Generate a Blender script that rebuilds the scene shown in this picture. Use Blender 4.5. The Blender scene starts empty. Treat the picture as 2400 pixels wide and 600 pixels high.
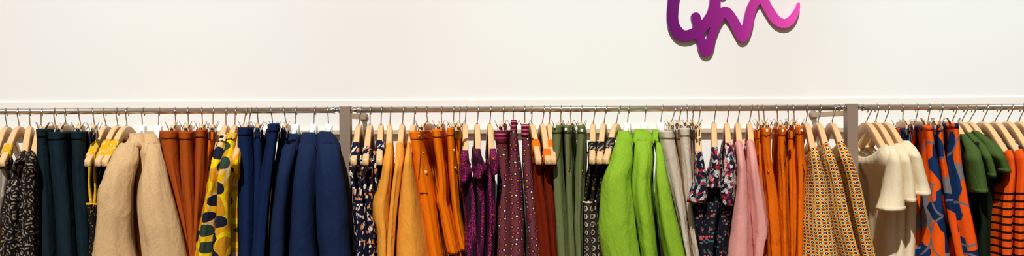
import bpy, bmesh, math, random
from mathutils import Vector
# ---------------------------------------------------------------- camera, world, lights
SC = bpy.context.scene
C = SC.collection
F = 2080.0            # focal length in pixels of the 2400 wide frame
D = 2.60              # camera to rail distance
EYE = 1.644
ROLL = 0.0048
cam = bpy.data.objects.new('camera', bpy.data.cameras.new('camera'))
C.objects.link(cam); SC.camera = cam
cam.location = (0, -D, EYE)
cam.rotation_euler = (math.pi/2, ROLL, 0)
cam.data.sensor_fit = 'HORIZONTAL'; cam.data.sensor_width = 36.0
cam.data.lens = 36.0*F/2400.0
SC.view_settings.view_transform = 'Standard'; SC.view_settings.look = 'None'
SC.view_settings.gamma = 1.0; SC.view_settings.use_curve_mapping = False
SC.view_settings.exposure = 0.0
w = bpy.data.worlds.new('world'); SC.world = w; w.use_nodes = True
w.node_tree.nodes['Background'].inputs[0].default_value = (1.0, 0.98, 0.95, 1)
w.node_tree.nodes['Background'].inputs[1].default_value = 0.05

def area(name, loc, target, sx, sy, power, col, spread=180):
    l = bpy.data.lights.new(name, 'AREA'); l.shape = 'RECTANGLE'; l.size = sx; l.size_y = sy
    l.energy = power; l.color = col; l.spread = math.radians(spread)
    o = bpy.data.objects.new(name, l); C.objects.link(o); o.location = loc
    d = Vector(target)-Vector(loc); o.rotation_euler = d.to_track_quat('-Z', 'Y').to_euler()
    return o
def spot(name, loc, target, power, col, deg, blend, rad):
    l = bpy.data.lights.new(name, 'SPOT'); l.energy = power; l.color = col
    l.spot_size = math.radians(deg); l.spot_blend = blend; l.shadow_soft_size = rad
    o = bpy.data.objects.new(name, l); C.objects.link(o); o.location = loc
    d = Vector(target)-Vector(loc); o.rotation_euler = d.to_track_quat('-Z', 'Y').to_euler()
    return o
spot('far_key_spot', (-1.3, -9.0, 11.7), (0.3, 0.33, 1.6), 9200, (1.0, 0.99, 0.975), 34, 0.5, 0.14)  # unseen spot added far above any ceiling for even, slightly sideways key light
area('overhead_fill', (0, -3.4, 3.4), (0, 0.2, 1.4), 7.0, 1.2, 14, (1.0, 0.98, 0.95))  # added soft fill above and behind the camera, not a known lamp
for lx, lp in ((-1.13, 16), (0.22, 22), (1.50, 40)):
    spot('wall_wash_lamp', (lx, -1.0, 3.6), (lx, 0.33, 1.85), lp, (0.50, 0.98, 1.0), 34, 1.0, 0.05)

# ---------------------------------------------------------------- helpers
def px(x, y, d=0.0):
    """ray through photo pixel, met at distance d in front of the rail plane"""
    dx, dy = x-1200.0, y-300.0
    xx = dx - ROLL*dy; yy = dy + ROLL*dx
    k = (D-d)/F
    return xx*k, EYE-yy*k
def obj(name, bm, mat, parent=None, loc=(0, 0, 0), smooth=True):
    me = bpy.data.meshes.new(name); bm.normal_update(); bm.to_mesh(me); bm.free()
    if smooth:
        for p in me.polygons: p.use_smooth = True
    if mat: me.materials.append(mat)
    o = bpy.data.objects.new(name, me); C.objects.link(o); o.location = loc
    if parent: o.parent = parent
    return o
def thing(name, label, cat, loc, rz=0.0, group=None):
    o = bpy.data.objects.new(name, None); C.objects.link(o); o.empty_display_size = 0.05
    o.location = loc; o.rotation_euler = (0, 0, rz)
    o['label'] = label; o['category'] = cat
    if group: o['group'] = group
    return o
def box(bm, x0, x1, y0, y1, z0, z1, bev=0.0):
    vs = [bm.verts.new((x, y, z)) for z in (z0, z1) for y in (y0, y1) for x in (x0, x1)]
    fs = [bm.faces.new([vs[i] for i in q]) for q in ((0,2,3,1),(4,5,7,6),(0,1,5,4),(2,6,7,3),(0,4,6,2),(1,3,7,5))]
    if bev > 0:
        es = list({e for f in fs for e in f.edges})
        bmesh.ops.bevel(bm, geom=es, offset=bev, segments=2, affect='EDGES', profile=0.5)
def tube(bm, pts, r, n=10, cap=True):
    pts = [Vector(p) for p in pts]; rings = []
    up = Vector((0.31, 0.95, 0.05)).normalized()
    for i, p in enumerate(pts):
        t = (pts[min(i+1, len(pts)-1)]-pts[max(i-1, 0)]).normalized()
        a = up.cross(t).normalized(); b = t.cross(a)
        rr = r[i] if isinstance(r, (list, tuple)) else r
        rings.append([bm.verts.new(p+a*rr*math.cos(2*math.pi*k/n)+b*rr*math.sin(2*math.pi*k/n)) for k in range(n)])
    for A, B in zip(rings, rings[1:]):
        for k in range(n): bm.faces.new((A[k], A[(k+1) % n], B[(k+1) % n], B[k]))
    if cap: bm.faces.new(rings[0][::-1]); bm.faces.new(rings[-1])
def interp(tab, x):
    if x <= tab[0][0]: return tab[0][1]
    for (a, va), (b, vb) in zip(tab, tab[1:]):
        if x <= b: return va+(vb-va)*(x-a)/(b-a)
    return tab[-1][1]
def herm(rows, y):
    """smooth (Catmull-Rom) interpolation of tuples keyed by their first value"""
    n = len(rows)
    if y <= rows[0][0]: return rows[0][1:]
    if y >= rows[-1][0]: return rows[-1][1:]
    for i in range(n-1):
        if y <= rows[i+1][0]: break
    y0, y1 = rows[i][0], rows[i+1][0]; h = y1-y0; t = (y-y0)/h
    out = []
    for k in range(1, len(rows[0])):
        p0, p1 = rows[i][k], rows[i+1][k]
        s = (p1-p0)/h
        sa = (p0-rows[i-1][k])/(y0-rows[i-1][0]) if i > 0 else s
        sb = (rows[i+2][k]-p1)/(rows[i+2][0]-y1) if i < n-2 else s
        ma = 0.5*(sa+s) if i > 0 else s
        mb = 0.5*(sb+s) if i < n-2 else s
        if i > 0 and sa*s <= 0: ma = 0
        if i < n-2 and sb*s <= 0: mb = 0
        out.append((2*t**3-3*t*t+1)*p0+(t**3-2*t*t+t)*h*ma+(3*t*t-2*t**3)*p1+(t**3-t*t)*h*mb)
    return out

# ---------------------------------------------------------------- materials
def lin(c):
    return tuple(((v/255.0)/12.92 if v/255.0 <= 0.04045 else ((v/255.0+0.055)/1.055)**2.4) for v in c)+(1.0,)
class NT:
    def __init__(s, name, rough=0.85, metal=0.0, spec=0.3, sheen=0.0):
        s.m = bpy.data.materials.new(name); s.m.use_nodes = True; s.t = s.m.node_tree
        s.b = s.t.nodes['Principled BSDF']
        s.b.inputs['Roughness'].default_value = rough; s.b.inputs['Metallic'].default_value = metal
        s.b.inputs['Specular IOR Level'].default_value = spec
        if sheen: s.b.inputs['Sheen Weight'].default_value = sheen
    def n(s, typ, **kw):
        nd = s.t.nodes.new(typ)
        for k, v in kw.items():
            if k.startswith('i_'):
                key = k[2:]; nd.inputs[int(key) if key.isdigit() else key.replace('_', ' ')].default_value = v
            else: setattr(nd, k, v)
        return nd
    def l(s, a, b): s.t.links.new(a, b)
    def uv(s, sx=1, sy=1):
        a = s.n('ShaderNodeUVMap', uv_map='cloth'); m = s.n('ShaderNodeMapping'); s.l(a.outputs[0], m.inputs[0])
        m.inputs['Scale'].default_value = (sx, sy, 1); return m.outputs[0]
    def obj3(s, sx=1, sy=1, sz=1):
        a = s.n('ShaderNodeTexCoord'); m = s.n('ShaderNodeMapping'); s.l(a.outputs['Object'], m.inputs[0])
        m.inputs['Scale'].default_value = (sx, sy, sz); return m.outputs[0]
    def noise(s, vec, scale, det=3.0, rough=0.5, dist=0.0):
        a = s.n('ShaderNodeTexNoise', i_Scale=scale, i_Detail=det, i_Roughness=rough, i_Distortion=dist)
        s.l(vec, a.inputs['Vector']); return a
    def ramp(s, fac, stops, const=False):
        r = s.n('ShaderNodeValToRGB'); cr = r.color_ramp
        if const: cr.interpolation = 'CONSTANT'
        while len(cr.elements) < len(stops): cr.elements.new(0.5)
        for e, (p, c) in zip(cr.elements, stops): e.position = p; e.color = lin(c) if len(c) == 3 else c
        s.l(fac, r.inputs[0]); return r.outputs[0]
    def mix(s, fac, a, b, mode='MIX'):
        m = s.n('ShaderNodeMix', data_type='RGBA', blend_type=mode)
        for sock, v in ((m.inputs[0], fac), (m.inputs[6], a), (m.inputs[7], b)):
            if isinstance(v, bpy.types.NodeSocket): s.l(v, sock)
            else: sock.default_value = (lin(v) if isinstance(v, tuple) and len(v) == 3 else v)
        return m.outputs[2]
    def math(s, op, a, b=None, c=None):
        m = s.n('ShaderNodeMath', operation=op)
        for i, v in enumerate((a, b, c)):
            if v is None: continue
            if isinstance(v, bpy.types.NodeSocket): s.l(v, m.inputs[i])
            else: m.inputs[i].default_value = v
        return m.outputs[0]
    def vor(s, vec, scale, feature='F1', rnd=1.0, **kw):
        v = s.n('ShaderNodeTexVoronoi', feature=feature, voronoi_dimensions='2D', i_Scale=scale, i_Randomness=rnd, **kw)
        s.l(vec, v.inputs['Vector']); return v
    def warp(s, vec, scale, amt):
        a = s.noise(vec, scale, 1.0); v = s.n('ShaderNodeVectorMath', operation='MULTIPLY_ADD')
        s.l(a.outputs['Color'], v.inputs[0]); v.inputs[1].default_value = (amt,)*3; s.l(vec, v.inputs[2]); return v.outputs[0]
    def bump(s, h, strength, dist):
        b = s.n('ShaderNodeBump', i_Strength=strength, i_Distance=dist); s.l(h, b.inputs['Height'])
        pn = getattr(s, 'lastb', None)
        if pn: s.l(pn, b.inputs['Normal'])
        s.lastb = b.outputs[0]; s.l(s.lastb, s.b.inputs['Normal'])
    def out(s, col):
        if isinstance(col, tuple): s.b.inputs['Base Color'].default_value = lin(col)
        else: s.l(col, s.b.inputs['Base Color'])
        return s.m
def finish(t, col, weave=0.25, wrinkle=0.5, fine=1300):
    """woven threads and soft wrinkles common to every cloth"""
    a = t.noise(t.uv(0.12, 1.0), fine, 2.0, 0.6); b = t.noise(t.uv(1.0, 0.12), fine, 2.0, 0.6)
    h = t.math('ADD', a.outputs[0], b.outputs[0])
    if weave > 0:
        v = t.n('ShaderNodeMapRange'); t.l(h, v.inputs[0])
        v.inputs[1].default_value = 0.75; v.inputs[2].default_value = 1.25
        v.inputs[3].default_value = 1.0-weave; v.inputs[4].default_value = 1.0+weave*0.4
        col = t.mix(1.0, col, v.outputs[0], 'MULTIPLY')
    t.bump(t.noise(t.uv(1.0, 0.45), 24, 3.0, 0.55, 0.6).outputs[0], wrinkle, 0.012)
    t.bump(h, 0.25, 0.0006)
    return t.out(col)
def plain(name, c, weave=0.2, wrinkle=0.5, rough=0.92, sheen=0.0, var=0.0, c2=None, fine=1300):
    t = NT(name, rough, spec=0.08, sheen=sheen)
    col = t.mix(t.noise(t.uv(1, 0.4), 60, 3.0).outputs[0], c, c2) if c2 else t.mix(0.0, c, c)
    return finish(t, col, weave, wrinkle, fine)
M = {}
M['teal'] = plain('dark_green_denim', (27, 44, 50), 0.35, 0.5, c2=(18, 32, 42))
M['tan'] = plain('tan_linen', (218, 182, 134), 0.22, 0.5, c2=(204, 164, 114), fine=850)
M['brown'] = plain('rust_brown_cotton', (168, 76, 22), 0.12, 0.35)
M['navy'] = plain('navy_wool', (27, 42, 74), 0.25, 0.5, c2=(21, 34, 63))
M['navy2'] = plain('navy_cotton', (20, 36, 72), 0.2, 0.4)
M['peach'] = plain('light_orange_knit', (240, 162, 62), 0.10, 0.5, c2=(230, 148, 50), fine=900)
M['orange'] = plain('orange_cotton', (232, 116, 8), 0.10, 0.4)
M['orange2'] = plain('burnt_orange_denim', (222, 104, 10), 0.14, 0.7)
M['rust'] = plain('dark_rust_cloth', (112, 30, 8), 0.2, 0.5)
M['rustband'] = plain('orange_strap_cloth', (225, 110, 20), 0.1, 0.3)
M['olive'] = plain('olive_twill', (106, 114, 70), 0.18, 0.4)
M['lime'] = plain('lime_linen', (146, 184, 50), 0.2, 0.6, c2=(130, 170, 40), fine=850)
M['beige'] = plain('pale_beige_linen', (212, 194, 172), 0.2, 0.7, fine=800)
M['lace'] = plain('brown_lace', (150, 118, 84), 0.5, 1.0)
M['pink'] = plain('pink_knit', (226, 158, 146), 0.10, 0.4, c2=(220, 150, 140), fine=900)
M['cream'] = plain('cream_jersey', (228, 210, 174), 0.05, 0.25, fine=900)
M['creamband'] = plain('cream_rib', (208, 188, 150), 0.25, 0.3)
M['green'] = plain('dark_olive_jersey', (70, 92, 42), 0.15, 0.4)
M['green_shaded'] = plain('shaded_olive_jersey', (24, 36, 22), 0.2, 0.5)  # olive jersey with the shade below the sleeves put into its colour
M['darkband'] = plain('black_navy_rib', (22, 24, 36), 0.2, 0.3)
M['white'] = plain('white_cloth_tape', (235, 230, 220), 0.05, 0.1)
M['lining'] = plain('yellow_lining', (236, 170, 20), 0.1, 0.6)
M['maroonband'] = None
def stripes_band():
    t = NT('maroon_striped_waistband', 0.85, spec=0.08)
    sep = t.n('ShaderNodeSeparateXYZ'); t.l(t.uv(), sep.inputs[0])
    f = t.math('PINGPONG', t.math('MULTIPLY', sep.outputs[1], 90.0), 0.5)
    return finish(t, t.mix(t.math('GREATER_THAN', f, 0.40), (104, 20, 44), (232, 120, 150)), 0.15, 0.3)
M['maroonband'] = stripes_band()
def dots():
    t = NT('maroon_dotted_cloth', 0.8, spec=0.085)
    v = t.vor(t.uv(0.88, 1.12), 56, rnd=0.62)
    r = t.n('ShaderNodeSeparateXYZ'); t.l(v.outputs['Color'], r.inputs[0])
    c = t.ramp(r.outputs[0], [(0, (238, 232, 222)), (0.30, (228, 90, 130)), (0.62, (236, 150, 30)), (0.85, (226, 70, 110))], True)
    ring = t.ramp(v.outputs['Distance'], [(0, (0, 0, 0)), (0.15, (255, 255, 255))], True)
    base = t.ramp(v.outputs['Distance'], [(0, (30, 16, 28)), (0.275, (112, 54, 60))], True)
    return finish(t, t.mix(ring, c, base), 0.15, 0.35)
M['dots'] = dots()
def floral():
    t = NT('navy_floral_cloth', 0.8, spec=0.085)
    u = t.warp(t.uv(1.15, 0.7), 60, 0.030)
    v = t.vor(u, 100); r = t.n('ShaderNodeSeparateXYZ'); t.l(v.outputs['Color'], r.inputs[0])
    c = t.ramp(r.outputs[0], [(0, (22, 24, 46)), (0.42, (228, 206, 184)), (0.70, (214, 130, 90)), (0.80, (236, 214, 190)), (0.94, (230, 120, 20))], True)
    e = t.ramp(v.outputs['Distance'], [(0, (0, 0, 0)), (0.40, (255, 255, 255))], True)
    return finish(t, t.mix(e, c, (22, 24, 46)), 0.15, 0.3)
M['floral'] = floral()
def paisley_black():
    t = NT('black_paisley_cloth', 0.8, spec=0.085)
    u = t.warp(t.uv(), 14, 0.02)
    v = t.vor(u, 26, rnd=0.8)
    ring = t.math('PINGPONG', t.math('MULTIPLY', v.outputs['Distance'], 9.0), 1.0)
    sp = t.noise(t.uv(), 330, 2.0).outputs[0]
    f = t.math('MULTIPLY', ring, t.math('MULTIPLY', sp, 1.5))
    v2 = t.vor(t.uv(), 90)
    f = t.math('MULTIPLY', f, t.math('ADD', t.math('LESS_THAN', v2.outputs['Distance'], 0.42), 0.35))
    return finish(t, t.ramp(f, [(0, (18, 16, 18)), (0.34, (30, 27, 26)), (0.5, (96, 84, 68)), (0.95, (170, 150, 124))]), 0.2, 0.4)
M['paisley'] = paisley_black()
def camo():
    t = NT('yellow_blob_print_cloth', 0.8, spec=0.085)
    n = t.noise(t.uv(1, 0.8), 17, 0.0)
    base = t.ramp(n.outputs[0], [(0, (206, 140, 30)), (0.40, (244, 204, 16)), (0.52, (222, 156, 30)), (0.60, (232, 190, 130)), (0.66, (240, 190, 14))], True)
    v = t.vor(t.warp(t.uv(0.8, 1.3), 12, 0.03), 17, rnd=0.75); r = t.n('ShaderNodeSeparateXYZ'); t.l(v.outputs['Color'], r.inputs[0])
    sel = t.math('MULTIPLY', t.math('LESS_THAN', v.outputs['Distance'], 0.36), t.math('GREATER_THAN', r.outputs[0], 0.42))
    blob = t.ramp(r.outputs[1], [(0, (28, 32, 48)), (0.6, (48, 66, 52)), (0.85, (116, 68, 24))], True)
    return finish(t, t.mix(sel, base, blob), 0.1, 0.5)
M['camo'] = camo()
def mustard():
    t = NT('mustard_speckled_cloth', 0.8, spec=0.085)
    v = t.vor(t.uv(), 190); r = t.n('ShaderNodeSeparateXYZ'); t.l(v.outputs['Color'], r.inputs[0])
    sel = t.math('MULTIPLY', t.math('LESS_THAN', v.outputs['Distance'], 0.32), t.math('GREATER_THAN', r.outputs[0], 0.6))
    return finish(t, t.mix(sel, (216, 164, 20), (222, 200, 150)), 0.12, 0.4)
M['mustard'] = mustard()
def darkspeck():
    t = NT('black_speckled_lining', 0.85, spec=0.08)
    v = t.vor(t.uv(1, 0.7), 210); r = t.n('ShaderNodeSeparateXYZ'); t.l(v.outputs['Color'], r.inputs[0])
    sel = t.math('MULTIPLY', t.math('LESS_THAN', v.outputs['Distance'], 0.3), t.math('GREATER_THAN', r.outputs[0], 0.72))
    return finish(t, t.mix(sel, (26, 23, 24), (150, 110, 50)), 0.2, 0.4)
M['darkspeck'] = darkspeck()
def magenta(name='magenta_scale_print_cloth', cut=0.56, st=0.6):
    t = NT(name, 0.8, spec=0.1)
    u = t.warp(t.uv(0.8, 1.25), 40, 0.010)
    v = t.vor(u, 270, 'DISTANCE_TO_EDGE'); w2 = t.vor(u, 270)
    r = t.n('ShaderNodeSeparateXYZ'); t.l(w2.outputs['Color'], r.inputs[0])
    c = t.ramp(r.outputs[0], [(0, (170, 34, 100)), (0.5, (206, 52, 124)), (0.93, (222, 120, 40))], True)
    e = t.ramp(v.outputs['Distance'], [(0, (0, 0, 0)), (0.2, (255, 255, 255))], True)
    c = t.mix(e, (34, 14, 34), c)
    big = t.noise(t.uv(1, st), 26 if st > .3 else 40, 2.0)
    return finish(t, t.mix(t.ramp(big.outputs[0], [(0, (0, 0, 0)), (cut, (0, 0, 0)), (cut+.06, (255, 255, 255))]), c, (44, 16, 36)), 0.1, 0.4)
M['magenta'] = magenta()
M['magdark'] = magenta('dark_magenta_striped_cloth', 0.42, 0.12)
def rings():
    t = NT('black_cream_ring_cloth', 0.8, spec=0.085)
    v = t.n('ShaderNodeVectorMath', operation='FRACTION'); t.l(t.uv(42, 46), v.inputs[0])
    s = t.n('ShaderNodeVectorMath', operation='SUBTRACT'); t.l(v.outputs[0], s.inputs[0]); s.inputs[1].default_value = (0.5, 0.5, 0)
    l = t.n('ShaderNodeVectorMath', operation='LENGTH'); t.l(s.outputs[0], l.inputs[0])
    col = t.ramp(l.outputs['Value'], [(0, (20, 20, 20)), (0.05, (160, 140, 100)), (0.10, (18, 18, 20)), (0.22, (214, 196, 160)), (0.36, (22, 22, 24)), (0.45, (60, 52, 44))], True)
    return finish(t, col, 0.25, 0.4)
M['rings'] = rings()
def multi(name='red_black_paisley_cloth', TEAL=(60, 120, 130)):
    t = NT(name, 0.75, spec=0.085)
    u = t.warp(t.uv(1.0, 0.8), 40, 0.022)
    v = t.vor(u, 140); r = t.n('ShaderNodeSeparateXYZ'); t.l(v.outputs['Color'], r.inputs[0])
    c = t.ramp(r.outputs[0], [(0, (26, 28, 44)), (0.26, (222, 212, 200)), (0.44, (196, 40, 62)), (0.58, (30, 30, 46)), (0.70, TEAL), (0.76, (232, 222, 208)), (0.92, (222, 130, 130))], True)
    ln = t.math('LESS_THAN', t.math('PINGPONG', t.math('MULTIPLY', v.outputs['Distance'], 6.0), 1.0), 0.34)
    return finish(t, t.mix(ln, c, (26, 26, 40)), 0.15, 0.4)
M['multi'] = multi()
M['multiteal'] = multi('teal_swirl_paisley_cloth', (86, 170, 182))
def multidark():
    t = NT('dark_floral_body_cloth', 0.8, spec=0.08)
    v = t.vor(t.uv(), 135); r = t.n('ShaderNodeSeparateXYZ'); t.l(v.outputs['Color'], r.inputs[0])
    c = t.ramp(r.outputs[0], [(0, (24, 25, 34)), (0.4, (112, 92, 92)), (0.6, (196, 92, 88)), (0.72, (26, 26, 36)), (0.9, (52, 104, 110))], True)
    e = t.ramp(v.outputs['Distance'], [(0, (0, 0, 0)), (0.42, (255, 255, 255))], True)
    return finish(t, t.mix(e, c, (26, 26, 34)), 0.3, 0.5)
M['multidark'] = multidark()
def diamonds():
    t = NT('yellow_red_lattice_cloth', 0.75, spec=0.085)
    ls = []
    for off in (0.0, 0.5):
        a = t.n('ShaderNodeVectorMath', operation='ADD'); t.l(t.uv(1/0.0265, 1/0.0180), a.inputs[0]); a.inputs[1].default_value = (off, off, 0)
        v = t.n('ShaderNodeVectorMath', operation='FRACTION'); t.l(a.outputs[0], v.inputs[0])
        s = t.n('ShaderNodeVectorMath', operation='SUBTRACT'); t.l(v.outputs[0], s.inputs[0]); s.inputs[1].default_value = (0.5, 0.5, 0)
        m = t.n('ShaderNodeVectorMath', operation='MULTIPLY'); t.l(s.outputs[0], m.inputs[0]); m.inputs[1].default_value = (1.0, 1.0, 0)
        l = t.n('ShaderNodeVectorMath', operation='LENGTH'); t.l(m.outputs[0], l.inputs[0]); ls.append(l.outputs['Value'])
    d = t.math('MINIMUM', ls[0], ls[1])
    col = t.ramp(d, [(0, (244, 238, 220)), (0.055, (24, 18, 22)), (0.185, (244, 236, 214)), (0.245, (220, 158, 46)), (0.375, (150, 30, 14))], True)
    return finish(t, col, 0.08, 0.25)
M['diamonds'] = diamonds()
def geo():
    t = NT('orange_navy_block_print_cloth', 0.8, spec=0.085)
    v = t.vor(t.warp(t.uv(1.0, 0.66), 12, 0.03), 32, rnd=0.9)
    r = t.n('ShaderNodeSeparateXYZ'); t.l(v.outputs['Color'], r.inputs[0])
    c = t.ramp(r.outputs[0], [(0, (20, 52, 96)), (0.28, (238, 86, 18)), (0.58, (18, 40, 76)), (0.72, (128, 118, 118)), (0.80, (240, 92, 16))], True)
    v2 = t.vor(t.warp(t.uv(1.0, 0.8), 6, 0.03), 9, rnd=1.0)
    rg = t.math('LESS_THAN', t.math('ABSOLUTE', t.math('SUBTRACT', v2.outputs['Distance'], 0.42)), 0.022)
    return finish(t, t.mix(rg, c, (112, 106, 112)), 0.12, 0.35)
M['geo'] = geo()
def stripes():
    t = NT('orange_black_striped_knit', 0.85, spec=0.08)
    sep = t.n('ShaderNodeSeparateXYZ'); t.l(t.uv(), sep.inputs[0])
    f = t.math('FRACT', t.math('MULTIPLY', sep.outputs[1], 48.0))
    sel = t.math('MULTIPLY', t.math('LESS_THAN', f, 0.30), t.math('LESS_THAN', sep.outputs[1], 1.479))
    return finish(t, t.mix(sel, (238, 88, 20), (30, 16, 20)), 0.2, 0.3)
M['stripes'] = stripes()
def greyprint():
    t = NT('grey_yellow_print_cloth', 0.8, spec=0.08)
    n = t.noise(t.uv(1, 0.6), 26, 0.0)
    return finish(t, t.ramp(n.outputs[0], [(0, (216, 160, 40)), (0.44, (150, 134, 116)), (0.56, (206, 192, 168)), (0.66, (52, 44, 44))], True), 0.15, 0.5)
M['greyprint'] = greyprint()
def wood():
    t = NT('pale_beech_wood', 0.42, spec=0.4)
    n = t.noise(t.obj3(2, 40, 30), 3, 3.0, 0.5, 0.3)
    t.bump(n.outputs[0], 0.05, 0.001)
    return t.out(t.ramp(n.outputs[0], [(0.3, (220, 174, 116)), (0.55, (226, 183, 127)), (0.8, (230, 190, 137))]))
M['wood'] = wood()
def metal(name, c, r, mt=1.0):
    t = NT(name, r, mt, 0.5); n = t.noise(t.obj3(3, 3, 160), 5, 2.0)
    return t.out(t.mix(n.outputs[0], c, tuple(int(v*0.93) for v in c)))
M['chrome'] = metal('polished_chrome', (206, 204, 200), 0.22)
M['rail'] = metal('satin_nickel_rail', (206, 188, 166), 0.30, 0.75)
M['wire'] = metal('steel_wire', (178, 180, 178), 0.25)
M['post'] = metal('brushed_bronze_steel', (158, 136, 117), 0.45, 0.2)
def paint(name, c, rough=0.6, b=0.02, scale=180):
    t = NT(name, rough, 0, 0.3); n = t.noise(t.obj3(), scale, 3.0); t.bump(n.outputs[0], b, 0.001); return t.out(c)
M['wall'] = paint('cream_wall_paint', (238, 235, 229), 0.75, 0.04)
M['trim'] = paint('cream_trim_paint', (240, 234, 224), 0.5)
M['bar'] = paint('beige_bar_paint', (202, 182, 152), 0.5)
M['plastic'] = paint('white_plastic', (238, 238, 232), 0.35, 0.0)
M['label'] = paint('white_paper', (240, 240, 236), 0.6, 0.0)
M['button'] = paint('pale_horn_button', (206, 172, 120), 0.3, 0.0)
M['rivet'] = metal('copper_rivet', (214, 120, 50), 0.35)
M['tip'] = paint('dark_rubber', (48, 40, 36), 0.6, 0.0)
M['seam'] = paint('dark_seam_thread', (70, 40, 18), 0.9, 0.0)
def floor_m():
    t = NT('oak_floor', 0.45, 0, 0.4); n = t.noise(t.obj3(2, 30, 1), 5, 4.0)
    return t.out(t.ramp(n.outputs[0], [(0.3, (120, 88, 60)), (0.7, (160, 124, 88))]))
M['floor'] = floor_m()
def sign_m():
    t = NT('purple_to_pink_sign_face', 0.35, 0.0, 0.4)
    a = t.n('ShaderNodeTexCoord'); sp = t.n('ShaderNodeSeparateXYZ'); t.l(a.outputs['Object'], sp.inputs[0])
    mr = t.n('ShaderNodeMapRange'); t.l(sp.outputs[0], mr.inputs[0]); mr.inputs[1].default_value = 0.0; mr.inputs[2].default_value = 0.44
    return t.out(t.ramp(mr.outputs[0], [(0, (98, 0, 98)), (0.25, (124, 14, 112)), (0.55, (164, 36, 138)), (0.8, (212, 66, 164)), (1.0, (248, 84, 190))]))
M['sign'] = sign_m()

# ---------------------------------------------------------------- setting
WY = D*0.126          # wall plane behind the rail
def struct(name, bm, mat):
    o = obj(name, bm, mat, smooth=False); o['kind'] = 'structure'; return o
b = bmesh.new(); box(b, -3.4, 3.4, WY, WY+0.12, 0, 3.0); struct('wall_back', b, M['wall'])
b = bmesh.new(); box(b, -3.4, 3.4, -4.5, WY+0.12, -0.1, 0.0); struct('floor', b, M['floor'])
z1 = px(1200, 233, -WY)[1]; z0 = px(1200, 250, -WY)[1]
b = bmesh.new()
box(b, -3.4, 3.4, WY-0.005, WY, z0, z1, 0.0015)
struct('trim_1', b, M['trim'])
b = bmesh.new(); box(b, -3.4, 3.4, WY-0.015, WY, 0.0, 0.10, 0.002); struct('baseboard_back', b, M['trim'])
# ---------------------------------------------------------------- rack
RZ = px(1200, 256)[1]; RR = 0.0086
def post(x, label):
    X = px(x, 300, 0.016)[0]
    t = thing('rack_upright', label, 'rack post', (X, 0, 0), group='steel uprights of the wall rack')
    b = bmesh.new(); box(b, -0.016, 0.016, -0.016, 0.016, 0.012, RZ+0.011, 0.0012); obj('post', b, M['post'], t, smooth=False)
    b = bmesh.new(); box(b, -0.05, 0.05, -0.05, 0.05, 0.0, 0.012, 0.002); obj('base_plate', b, M['post'], t, smooth=False)
    b = bmesh.new(); box(b, -0.007, 0.007, 0.016, WY-0.008, RZ-0.024, RZ-0.008, 0.001); obj('wall_arm', b, M['bar'], t, smooth=False)
    b = bmesh.new(); tube(b, [(0, WY-0.006, RZ-0.016), (0, WY-0.0005, RZ-0.016)], 0.014, 20); obj('wall_flange', b, M['post'], t)
    for s in (-1, 1):
        b = bmesh.new()
        tube(b, [(s*0.016, 0, RZ), (s*0.020, 0, RZ), (s*0.0201, 0, RZ), (s*0.032, 0, RZ), (s*0.0321, 0, RZ), (s*0.036, 0, RZ)],
             [0.0095, 0.0095, 0.006, 0.006, 0.0105, 0.0105], 20)
        obj('rail_socket', b, M['chrome'], t)
    return X
P1 = post(808, 'brown steel upright between the navy jackets and the floral strap dresses')
P2 = post(1999, 'grey brown steel upright between the lattice print tops and cream T-shirts')
def rail(x0, x1, label):
    b = bmesh.new(); tube(b, [(x0, 0, 0), (x1, 0, 0)], RR, 28)
    o = obj('hanging_rail', b, M['rail'], loc=(0, 0, RZ))
    o['label'] = label; o['category'] = 'clothes rail'; o['group'] = 'chrome rails of the wall rack'
rail(-2.9, P1-0.036, 'chrome hanging rail left of the brown upright, carrying tan blazers and navy jackets')
rail(P1+0.036, P2-0.036, 'long chrome hanging rail between the two steel uprights')
rail(P2+0.036, 2.9, 'chrome hanging rail right of the grey upright, carrying cream T-shirts')
zb = px(1200, 308, -WY)[1]
def crossbar(x0, x1, label):
    b = bmesh.new(); box(b, x0, x1, -0.022, 0, -0.007, 0.007, 0.001)
    o = obj('wall_crossbar', b, M['bar'], loc=(0, WY-0.0002, zb), smooth=False)
    o['label'] = label; o['category'] = 'crossbar'
crossbar(-3.3, 3.3, 'thin beige crossbar fixed along the wall behind the hangers')

# ---------------------------------------------------------------- sign
def ribbon(path, widths, y0, y1):
    """brush stroke of varying width, smooth through its points, extruded in depth"""
    pts = [(i, p[0], p[1], w_) for i, (p, w_) in enumerate(zip(path, widths))]
    sm = []
    n = (len(pts)-1)*10
    def cr(t):
        i = min(int(t), len(pts)-2); f = t-i
        out = []
        for k in (1, 2, 3):
            p0 = pts[max(i-1, 0)][k]; p1 = pts[i][k]; p2 = pts[i+1][k]; p3 = pts[min(i+2, len(pts)-1)][k]
            out.append(0.5*((2*p1)+(-p0+p2)*f+(2*p0-5*p1+4*p2-p3)*f*f+(-p0+3*p1-3*p2+p3)*f**3))
        return out
    return [cr(t/10.0) for t in range(n+1)]
def stroke_mesh(bm, path, widths, yf, yb):
    s = ribbon(path, widths, 0, 0); n = len(s); L, R = [], []
    def add_end(c, t, w0, sign):
        return
    k = WY
    for i, (x, y, wd) in enumerate(s):
        a = s[max(i-1, 0)]; c = s[min(i+1, n-1)]
        t = Vector((c[0]-a[0], c[1]-a[1])).normalized(); nrm = Vector((-t.y, t.x))
        L.append((x+nrm.x*wd/2, y+nrm.y*wd/2)); R.append((x-nrm.x*wd/2, y-nrm.y*wd/2))
    # union-friendly: overlapping discs and quads would z-fight, so use a metaball-free grid union
    return L, R, s
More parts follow.
